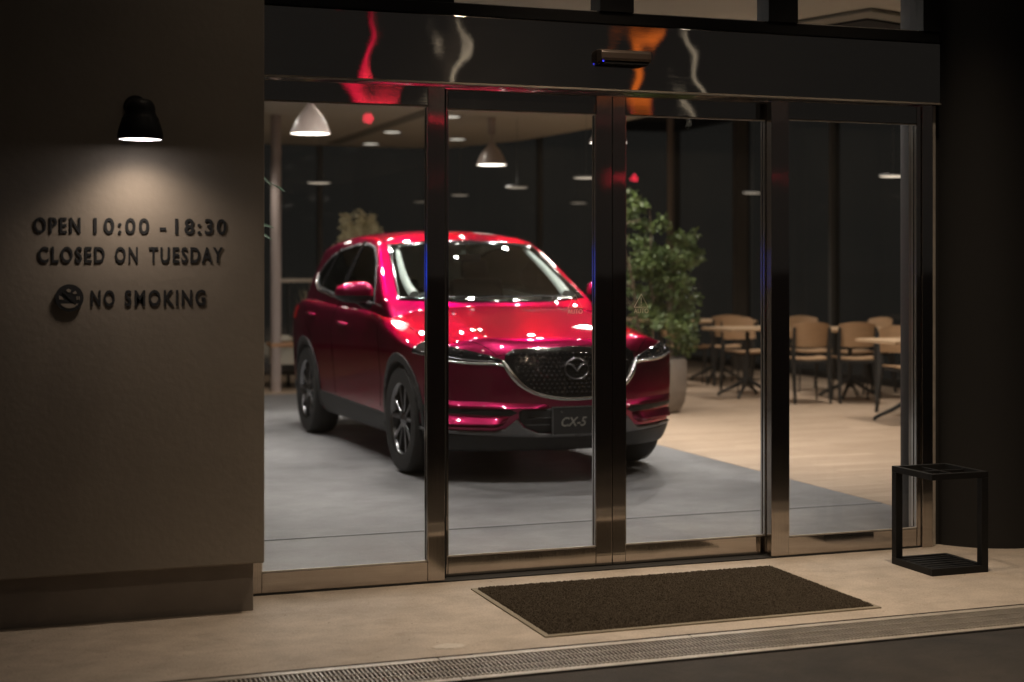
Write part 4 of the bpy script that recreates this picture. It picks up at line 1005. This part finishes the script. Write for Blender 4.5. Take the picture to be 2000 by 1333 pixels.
# rear window and tail lamps (visible from other positions)
patch('rear_window', gsh, [(-.52, 1.20), (.52, 1.20), (.46, 1.50), (-.46, 1.50)], 3.0, 3.8, 'XZ', .004, M['gloss'], car)
for s_ in (-1, 1):
    P = [(s_*.45, .93), (s_*.93, .95), (s_*.93, 1.07), (s_*.45, 1.01)]
    patch('tail_light', shell_me, P if s_ > 0 else P[::-1], 3.15, 3.9, 'XZ', .006, mat('tail_lens', (.25, .01, .01), .15, coat=.5), car)

# --- cladding: arches, sills, lower apron
def arc(cy, cz, r, a0, a1, n=18): return [(cy+r*math.cos(R(a0+(a1-a0)*k/n)), cz+r*math.sin(R(a0+(a1-a0)*k/n))) for k in range(n+1)]
for s_ in (-1, 1):
    for yy in (0, 2.70):
        P = arc(yy, .365, .452, -14, 194)+arc(yy, .365, .398, 194, -14)
        patch('arch_cladding', shell_me, P, s_*.45, s_*1.1, 'YZ', .009, M['pblack'], car, .012)
    P = [(.46, .222), (2.24, .222), (2.24, .30), (2.28, .395), (.42, .365), (.46, .28)]
    patch('sill_cladding', shell_me, P, s_*.5, s_*1.1, 'YZ', .008, M['pblack'], car, .012)
    P = [(3.13, .222), (3.4, .25), (3.4, .40), (3.12, .40)]
    patch('sill_cladding', shell_me, P, s_*.3, s_*1.1, 'YZ', .008, M['pblack'], car, .012)
# front
o = patch('lower_apron', shell_me, [(-1, .19), (1, .19), (1, .335), (.55, .318), (0, .310), (-.55, .318), (-1, .335)], -1.3, -.42, 'XZ', .010, M['pblack'], car, .012)
GR = [(-.455, .835), (-.40, .872), (0, .886), (.40, .872), (.455, .835), (.462, .79), (.40, .68), (.30, .60), (.17, .565), (0, .555), (-.17, .565), (-.30, .60), (-.40, .68), (-.462, .79)]
g_, t, b_ = nodes('grille_black'); N = t.nodes; b_.inputs["Base Color"].default_value = (.006, .006, .007, 1); b_.inputs["Roughness"].default_value = .16; b_.inputs["Coat Weight"].default_value = .5
vo = N.new("ShaderNodeTexVoronoi"); vo.inputs["Scale"].default_value = 30; tc = N.new("ShaderNodeTexCoord"); t.links.new(tc.outputs["Object"], vo.inputs["Vector"])
bp = N.new("ShaderNodeBump"); bp.inputs["Strength"].default_value = .25; bp.inputs["Distance"].default_value = .005; t.links.new(vo.outputs["Distance"], bp.inputs["Height"]); t.links.new(bp.outputs[0], b_.inputs["Normal"])
grl = patch('grille', shell_me, GR, -1.3, -.3, 'XZ', .003, g_, car, .004)
slats = MB()     # small studs of the mesh grille
for r_ in range(10):
    for c2 in range(-13, 14):
        x = (c2+.5*(r_ % 2))*.034; z = .60+r_*.027
        w_ = interp([(.55, .10), (.60, .28), (.68, .38), (.79, .44), (.87, .40)], z)
        if abs(x) < w_-.03 and z < .86:
            p_ = fproj(x, z)
            if p_: slats.lathe([(1e-4, .0), (.006, .002), (.0075, .005), (.0075, .008)], (p_.x, p_.y-.010, p_.z), 6) if False else slats.box(-.008, .008, -.008, .0, -.0055, .0055, Matrix.Rotation(R(25), 3, 'X'), (p_.x, p_.y-.004, p_.z))
slats.build('grille_stud', M['gloss'], grl, bevel=.002)
# chrome wing
def wing(pts, rad, name='chrome_wing', m_=None):
    P = []
    for x, z in smoothpts(pts, 7):
        h = fproj(x, z)
        if h: P.append(h+Vector((0, -.010, 0)))
    rr = [interp(rad, k/(len(P)-1)) for k in range(len(P))]
    t_ = MB(); t_.tube(P, rr, 10); return t_.build(name, m_ or M['chrome'], car, smooth=True, ang=80)
wing([(-.475, .80), (-.435, .725), (-.37, .645), (-.27, .587), (-.13, .556), (0, .549), (.13, .556), (.27, .587), (.37, .645), (.435, .725), (.475, .80)], [(0, .010), (.12, .020), (.3, .013), (.5, .012), (.7, .013), (.88, .020), (1, .010)])
for s_ in (-1, 1): wing([(s_*.44, .76), (s_*.52, .778), (s_*.66, .782), (s_*.78, .795), (s_*.86, .815)], [(0, .010), (.3, .010), (1, .005)])
# headlights
HL = [(-.455, .800), (-.56, .838), (-.70, .872), (-.82, .905), (-.93, .93), (-.95, .85), (-.88, .818), (-.78, .795), (-.62, .785), (-.50, .783)]
for s_ in (-1, 1):
    P = HL if s_ < 0 else mir(HL)
    hl = patch('headlight', shell_me, P, -1.3, -.30, 'XZ', .005, M['lamp'], car, .006)
    t_ = MB(); pts = []
    for x, z in smoothpts([(s_*.52, .797), (s_*.62, .800), (s_*.74, .814), (s_*.80, .835), (s_*.82, .86)], 5):
        h = fproj(x, z)
        if h: pts.append(h+Vector((0, -.007, 0)))
    t_.tube(pts, .0035, 6); t_.build('light_strip', M['rimbright'], hl, smooth=True)
    for (x, z, r_) in ((s_*.60, .822, .018), (s_*.70, .842, .019), (s_*.79, .868, .016)):
        h = fproj(x, z)
        if h:
            q_ = MB(); q_.lathe([(1e-4, -.006), (r_*.6, -.005), (r_, 0), (r_*1.1, .004)], (0, 0, 0), 16); o = q_.build('projector_lens', M['gloss'], hl, smooth=True); o.rotation_euler = (R(90), 0, 0); o.location = h+Vector((0, -.006, 0)); o.scale = (1, 1, -1)
    # fog slot, fin and lower intake corner
    P = [(-.96, .505), (-.66, .493), (-.43, .487), (-.385, .465), (-.43, .445), (-.66, .452), (-.96, .462)]
    patch('fog_slot', shell_me, P if s_ < 0 else mir(P), -1.3, -.30, 'XZ', .003, M['pblack'], car, .004)
    P = [(-.90, .352), (-.52, .346), (-.455, .362), (-.385, .425), (-.34, .37), (-.25, .332), (-.0005, .322), (-.0005, .306), (-.3, .312), (-.55, .322), (-.92, .335)]
    patch('silver_lip', shell_me, P if s_ < 0 else mir(P), -1.3, -.30, 'XZ', .014, M['lip'], car, .014)
LI = [(-.38, .468), (-.35, .492), (.35, .492), (.38, .468), (.375, .42), (.33, .37), (.24, .333), (-.24, .333), (-.33, .37), (-.375, .42)]
patch('lower_intake', shell_me, LI, -1.3, -.3, 'XZ', .004, M['pblack'], car, .005)
for z in (.385, .43): wing([(-.33, z), (0, z), (.33, z)], [(0, .005), (1, .005)], 'intake_bar', M['pblack'])
# badge (winged emblem in a ring)
bd = empty('badge', tuple(fproj(0, .745)+Vector((0, -.022, 0)))); bd.parent = car; bd.rotation_euler = (R(-6), 0, 0)
ring = [(.082*math.cos(t_)*(1 if True else 1), 0, .066*math.sin(t_)+.0) for t_ in [k/36*2*math.pi for k in range(37)]]
q_ = MB(); q_.tube(ring, .0058, 8, caps=False); q_.build('badge_ring', M['rimbright'], bd, smooth=True, ang=80)
q_ = MB(); q_.tube([(-.076, 0, .026), (-.050, 0, .031), (-.028, -.002, .022), (-.010, -.004, .0), (0, -.005, -.016), (.010, -.004, .0), (.028, -.002, .022), (.050, 0, .031), (.076, 0, .026)], [.005, .007, .008, .007, .005, .007, .008, .007, .005], 8); q_.build('badge_wing', M['rimbright'], bd, smooth=True, ang=80)
q_ = MB(); q_.lathe([(1e-4, .0), (.078, .0), (.078, -.004), (1e-4, -.004)], (0, 0, 0), 32); o = q_.build('badge_back', M['gloss'], bd); o.rotation_euler = (R(-90), 0, 0); o.scale = (1, .8, 1); o.location = (0, .012, 0)
# number plate
nose = fproj(0, .42)
pl = empty('number_plate', (0.0, nose.y-.020, .410)); pl.parent = car
MB().box(-.168, .168, -.004, .008, -.088, .088).build('plate_board', M['pblack'], pl, bevel=.004)
q_ = MB()
for (x0, x1, z0, z1) in ((-.171, .171, .086, .091), (-.171, .171, -.091, -.086), (-.171, -.166, -.0855, .0855), (.166, .171, -.0855, .0855)): q_.box(x0, x1, -.008, .008, z0, z1)
q_.build('plate_frame', M['lip'], pl)
for x in (-.105, .105):
    q_ = MB(); q_.lathe([(1e-4, -.004), (.004, -.003), (.006, 0)], (0, 0, 0), 12); o = q_.build('plate_bolt', M['chrome'], pl, smooth=True); o.rotation_euler = (R(90), 0, 0); o.location = (x, -.005, .060); o.scale = (1, 1, -1)
mt = textmesh('CX-5', .095, .001, .0012); sx_ = .172/(maxx(mt)-minx(mt))
mt.transform(Matrix.Translation((-.116, -.0075, -.034)) @ Matrix.Rotation(R(90), 4, 'X') @ Matrix(((sx_, .22, 0, 0), (0, .86, 0, 0), (0, 0, 1, 0), (0, 0, 0, 1))) @ Matrix.Translation((-minx(mt), 0, 0)))
mt.materials.append(mat('plate_text', (.30, .29, .26), .4, metal=.3)); o = bpy.data.objects.new('lettering', mt); COL.objects.link(o); o.parent = pl
o = empty('bumper_trim'); bpy.data.objects.remove(o)

# --- seams
def seam(pts, fn, r=.0026):
    P = []
    for p_ in pts:
        h = fn(*p_)
        if h: P.append(h)
    t_ = MB()
    if len(P) > 1: t_.tube(P, r, 5)
    return t_
sm = MB()
def addseam(t_): sm.add(t_.v, t_.f)
addseam(seam(dens([(-.85, -.40), (-.70, -.60), (-.50, -.800), (-.36, -.840), (0, -.862), (.36, -.840), (.50, -.80), (.70, -.60), (.85, -.40)], 8), tproj))
for s_ in (-1, 1):
    addseam(seam(dens([(s_*.85, -.40), (s_*.815, -.1), (s_*.80, .3), (s_*.78, .52)], 8), tproj))
    addseam(seam(dens([(.56, .40), (.50, .60), (.52, .85), (.60, 1.04)], 6), lambda y, z: sproj(y, z, s_)))
    addseam(seam(dens([(1.78, .40), (1.80, .7), (1.84, 1.12)], 6), lambda y, z: sproj(y, z, s_)))
    addseam(seam(dens([(2.30, .60), (2.50, .85), (2.80, 1.0), (2.88, 1.2)], 6), lambda y, z: sproj(y, z, s_)))
    addseam(seam(dens([(-.56, .80), (-.50, .66), (-.44, .55)], 5), lambda y, z: sproj(y, z, s_)))
sm.build('panel_gap', M['seam'], ob)
# fin highlights: creases in the bumper skin (small ledges above and below the fog slot)
def ledge(s_, x0, x1, zt, zm, zl, out, slant, nm):
    t_ = MB(); n = 22; vs = []
    for k in range(n+1):
        f_ = k/n; o_ = out*min(1, f_*6+.05)*min(1, (1-f_)*5+.1)
        for q, (z, d_) in enumerate(((zt(f_), -.002), (zt(f_)*.5+zm(f_)*.5, .5*o_+.003), (zm(f_), o_), (zm(f_)-.006, o_), (zl(f_), -.002))):
            x = x0+(x1-x0)*f_+slant*(q/4)*(1-f_); h = fproj(s_*x, z) or sproj(-.4, z, s_)
            nx_ = s_*max(0, (x-.6))*1.2
            nn = Vector((nx_, -1, 0)).normalized(); vs.append(h+nn*d_)
    fs = [(k*5+q, k*5+q+1, (k+1)*5+q+1, (k+1)*5+q) for k in range(n) for q in range(4)]+[(k*5+4, k*5, (k+1)*5, (k+1)*5+4) for k in range(n)]+[(0, 1, 2, 3, 4), tuple(n*5+q for q in (4, 3, 2, 1, 0))]
    t_.add(vs, fs); return t_.build(nm, M['paint'], ob, smooth=True, ang=40)
for s_ in (-1, 1):
    ledge(s_, .185, .885, lambda f: .518+.022*min(1, f*1.6), lambda f: .497+.004*f, lambda f: .488, .036, 0, 'bumper_fin')
    ledge(s_, .430, .885, lambda f: .447, lambda f: .398-.006*f, lambda f: .366, .052, .05, 'bumper_fin')

# --- wheels
def wheel(x, y, s_):
    e = empty('wheel', (x, y, .365)); e.parent = car
    q_ = MB(); q_.lathe([(.245, -.105), (.300, -.112), (.345, -.108), (.358, -.09), (.364, -.05), (.365, 0), (.364, .05), (.358, .09), (.345, .108), (.300, .112), (.248, .105), (.244, .09)], (0, 0, 0), 64, 'X'); q_.build('tyre', M['tyre'], e, smooth=True)
    q_ = MB()
    for rr in (-.04, 0, .04): q_.lathe([(.3655, rr-.003), (.3665, rr), (.3655, rr+.003)], (0, 0, 0), 64, 'X')
    q_.build('tread_groove', M['rubber'], e)
    q_ = MB(); q_.lathe([(.249, s_*.098), (.246, s_*.104), (.238, s_*.100), (.228, s_*.085), (.222, s_*.03), (.222, -s_*.09)], (0, 0, 0), 64, 'X'); rim = q_.build('rim', M['rimbright'], e, smooth=True, ang=50)
    q_ = MB(); q_.lathe([(1e-4, s_*.02), (.20, s_*.02), (.221, s_*.015)], (0, 0, 0), 40, 'X'); q_.build('brake_disc', M['pblack'], e, smooth=True)
    q_ = MB(); q_.lathe([(1e-4, s_*.098), (.020, s_*.097), (.032, s_*.088), (.060, s_*.080), (.064, s_*.06)], (0, 0, 0), 32, 'X'); q_.build('hub', M['rimbright'], rim, smooth=True)
    for k in range(5):
        for d_ in (-1, 1):
            q_ = MB(); a0 = R(90+72*k); a1 = a0+d_*R(15.5); tw = d_*R(5)
            def P_(r_, a_, xx): return (s_*xx, r_*math.cos(a_), r_*math.sin(a_))
            w0, w1 = .013, .015
            p0, p1 = Vector(P_(.045, a0+d_*R(12), .082)), Vector(P_(.232, a1, .090)); dr = (p1-p0).normalized(); sd = dr.cross(Vector((s_, 0, 0))).normalized()
            dp = Vector((-s_*.035, 0, 0)); vs = [p0-sd*w0, p0+sd*w0, p1+sd*w1, p1-sd*w1]; q_.add(vs+[v+dp for v in vs], [(0, 1, 2, 3), (7, 6, 5, 4), (0, 4, 5, 1), (1, 5, 6, 2), (2, 6, 7, 3), (3, 7, 4, 0)])
            q_.build('spoke', M['rim'] if d_ < 0 else M['rimbright'], rim, bevel=.004)
for s_ in (-1, 1):
    wheel(s_*.80, 0, s_); wheel(s_*.80, 2.70, s_)

# --- mirrors
def mirror(s_):
    e = empty('wing_mirror', (s_*1.0, .84, 1.215)); e.parent = car; e.rotation_euler = (0, 0, s_*R(-6)); e.scale = (1.02, 1.0, .95)
    N1, N2 = 20, 14; vs = []; 
    for j in range(N2+1):
        ph = math.pi*j/N2-math.pi/2
        for i in range(N1):
            th_ = 2*math.pi*i/N1
            def se(v, e_): return math.copysign(abs(v)**e_, v)
            x = .135*se(math.cos(ph), .75)*se(math.cos(th_), .75)
            y = .085*se(math.cos(ph), .7)*se(math.sin(th_), .8); z = .082*se(math.sin(ph), .85)
            z *= 1-.22*(x*s_/.135) if z > 0 else 1-.10*(x*s_/.135)
            y = min(y, .045)
            vs.append((x, y+.02*(x*s_/.135), z))
    fs = [(j*N1+i, j*N1+(i+1) % N1, (j+1)*N1+(i+1) % N1, (j+1)*N1+i) for j in range(N2) for i in range(N1)]
    up = MB(); lo = MB(); up.v = vs; lo.v = vs
    for f in fs:
        zc = sum(vs[k][2] for k in f)/4; (up if zc > -.022 else lo).f.append(f)
    up.build('mirror_cap', M['paint'], e, smooth=True, ang=60); lo.build('mirror_base', M['pblack'], e, smooth=True, ang=60)
    a_ = MB(); a_.tube([(-s_*.02, 0, -.065), (-s_*.08, .02, -.090), (-s_*.135, .06, -.105)], [.022, .026, .034], 10); a_.build('mirror_arm', M['pblack'], e, smooth=True)
    g = MB(); g.box(-.11, .11, .046, .049, -.055, .055); g.build('mirror_glass', M['chrome'], e)
mirror(-1); mirror(1)
for s_ in (-1, 1):     # door handles
    for y, z in ((1.52, .965), (2.52, 1.01)):
        h = sproj(y, z, s_)
        q_ = MB(); q_.tube([h+Vector((-s_*.005, -.10, -.004)), h+Vector((s_*.022, -.085, 0)), h+Vector((s_*.028, 0, .003)), h+Vector((s_*.022, .085, .006)), h+Vector((-s_*.005, .10, .006))], [.010, .013, .014, .013, .010], 8); q_.build('door_handle', M['paint'], car, smooth=True, ang=80)
# wipers, antenna, roof spoiler
for x0, x1 in ((-.50, .05), (.02, .55)):
    P = []
    for k in range(9):
        x = x0+(x1-x0)*k/8; h = fproj(x, 1.175 if k else 1.168)
        P.append(h+Vector((0, -.012, .012)))
    q_ = MB(); q_.tube(P, .006, 6); q_.build('wiper', M['pblack'], car)
patch('cowl', shell_me, [(-.80, .08), (-.70, .37), (-.4, .30), (0, .27), (.4, .30), (.70, .37), (.80, .48), (.72, .56), (.4, .43), (0, .36), (-.4, .43), (-.72, .56)], 1.0, 1.22, 'XY', .003, M['pblack'], car) if False else None
q_ = MB(); P = [(.0, 2.95), (.04, 2.92), (.12, 3.0), (.10, 3.08), (0, 3.1)]
q_.prism([(2.93, 1.64), (3.02, 1.70), (3.09, 1.715), (3.10, 1.63)], -.018, .018, 'YZ'); q_.build('antenna_fin', M['gloss'], car, bevel=.006)
# cabin
q_ = MB(); q_.box(-.70, .70, .46, .98, .70, 1.075); q_.build('dashboard', mat('dash_grey', (.07, .07, .072), .6), car, bevel=.05)
q_ = MB(); q_.box(-.30, .10, .62, .80, 1.076, 1.09); q_.build('dash_top', M['lip'], car, bevel=.006)
sw = MB(); c0_ = Vector((-.37, 1.06, 1.02)); ang_ = R(65)
sw.tube([c0_+Vector((.185*math.cos(t_), .185*math.sin(t_)*math.cos(ang_)*1, .185*math.sin(t_)*math.sin(ang_))) for t_ in [k/28*2*math.pi for k in range(29)]], .014, 8, caps=False)
sw.tube([c0_+Vector((-.17, 0, 0)), c0_+Vector((0, .02, -.01)), c0_+Vector((.17, 0, 0))], .018, 8); sw.tube([c0_, c0_+Vector((0, -.18, -.1))], .03, 8)
sw.build('steering_wheel', M['lip'], car, smooth=True)
for s_ in (-1, 1):
    e = empty('front_seat', (s_*.37, 1.65, .60)); e.parent = car
    MB().box(-.24, .24, -.28, .22, 0, .16).build('seat_cushion', M['seat'], e, bevel=.05)
    b2 = MB(); b2.box(-.23, .23, -.06, .06, 0, .62, Matrix.Rotation(R(-14), 3, 'X'), (0, .20, .10)); b2.build('seat_back', M['seat'], e, bevel=.045)
    b2 = MB(); b2.box(-.12, .12, -.045, .045, 0, .17, Matrix.Rotation(R(-10), 3, 'X'), (0, .37, .70)); b2.build('head_rest', M['seat'], e, bevel=.04)
e = MB(); e.box(-.66, .66, 2.35, 2.47, .60, 1.22); e.build('rear_seat', M['seat'], car, bevel=.05)
e = MB(); e.box(-.11, .11, 1.17, 1.19, 1.44, 1.50); e.tube([(0, 1.18, 1.50), (0, 1.20, 1.60)], .012, 6); e.build('rear_view_mirror', M['gloss'], car, bevel=.008)
for s_ in (-1, 1):      # pale pillar trims inside the windscreen
    P = []
    for k in range(12):
        t_ = k/11; x = s_*(.675-.135*t_-.06*(1-t_)**3); z = 1.205+.345*t_
        h = BVG.ray_cast(Vector((x, -3, z)), Vector((0, 1, 0)))[0]
        if h: P.append(h+Vector((-s_*.012, .045, -.01)))
    t2 = MB(); t2.tube(P, [.036-.018*k/(len(P)-1) for k in range(len(P))], 10); t2.build('pillar_trim', M['liner'], car, smooth=True)
e = MB(); e.box(-.03, .03, 1.24, 1.27, 1.50, 1.53); e.build('inspection_sticker', mat('sticker_pale', (.6, .68, .64), .5), car)
for o in list(bpy.data.objects):
    if o.name.startswith('tmp'): bpy.data.objects.remove(o)
bpy.context.view_layer.update()
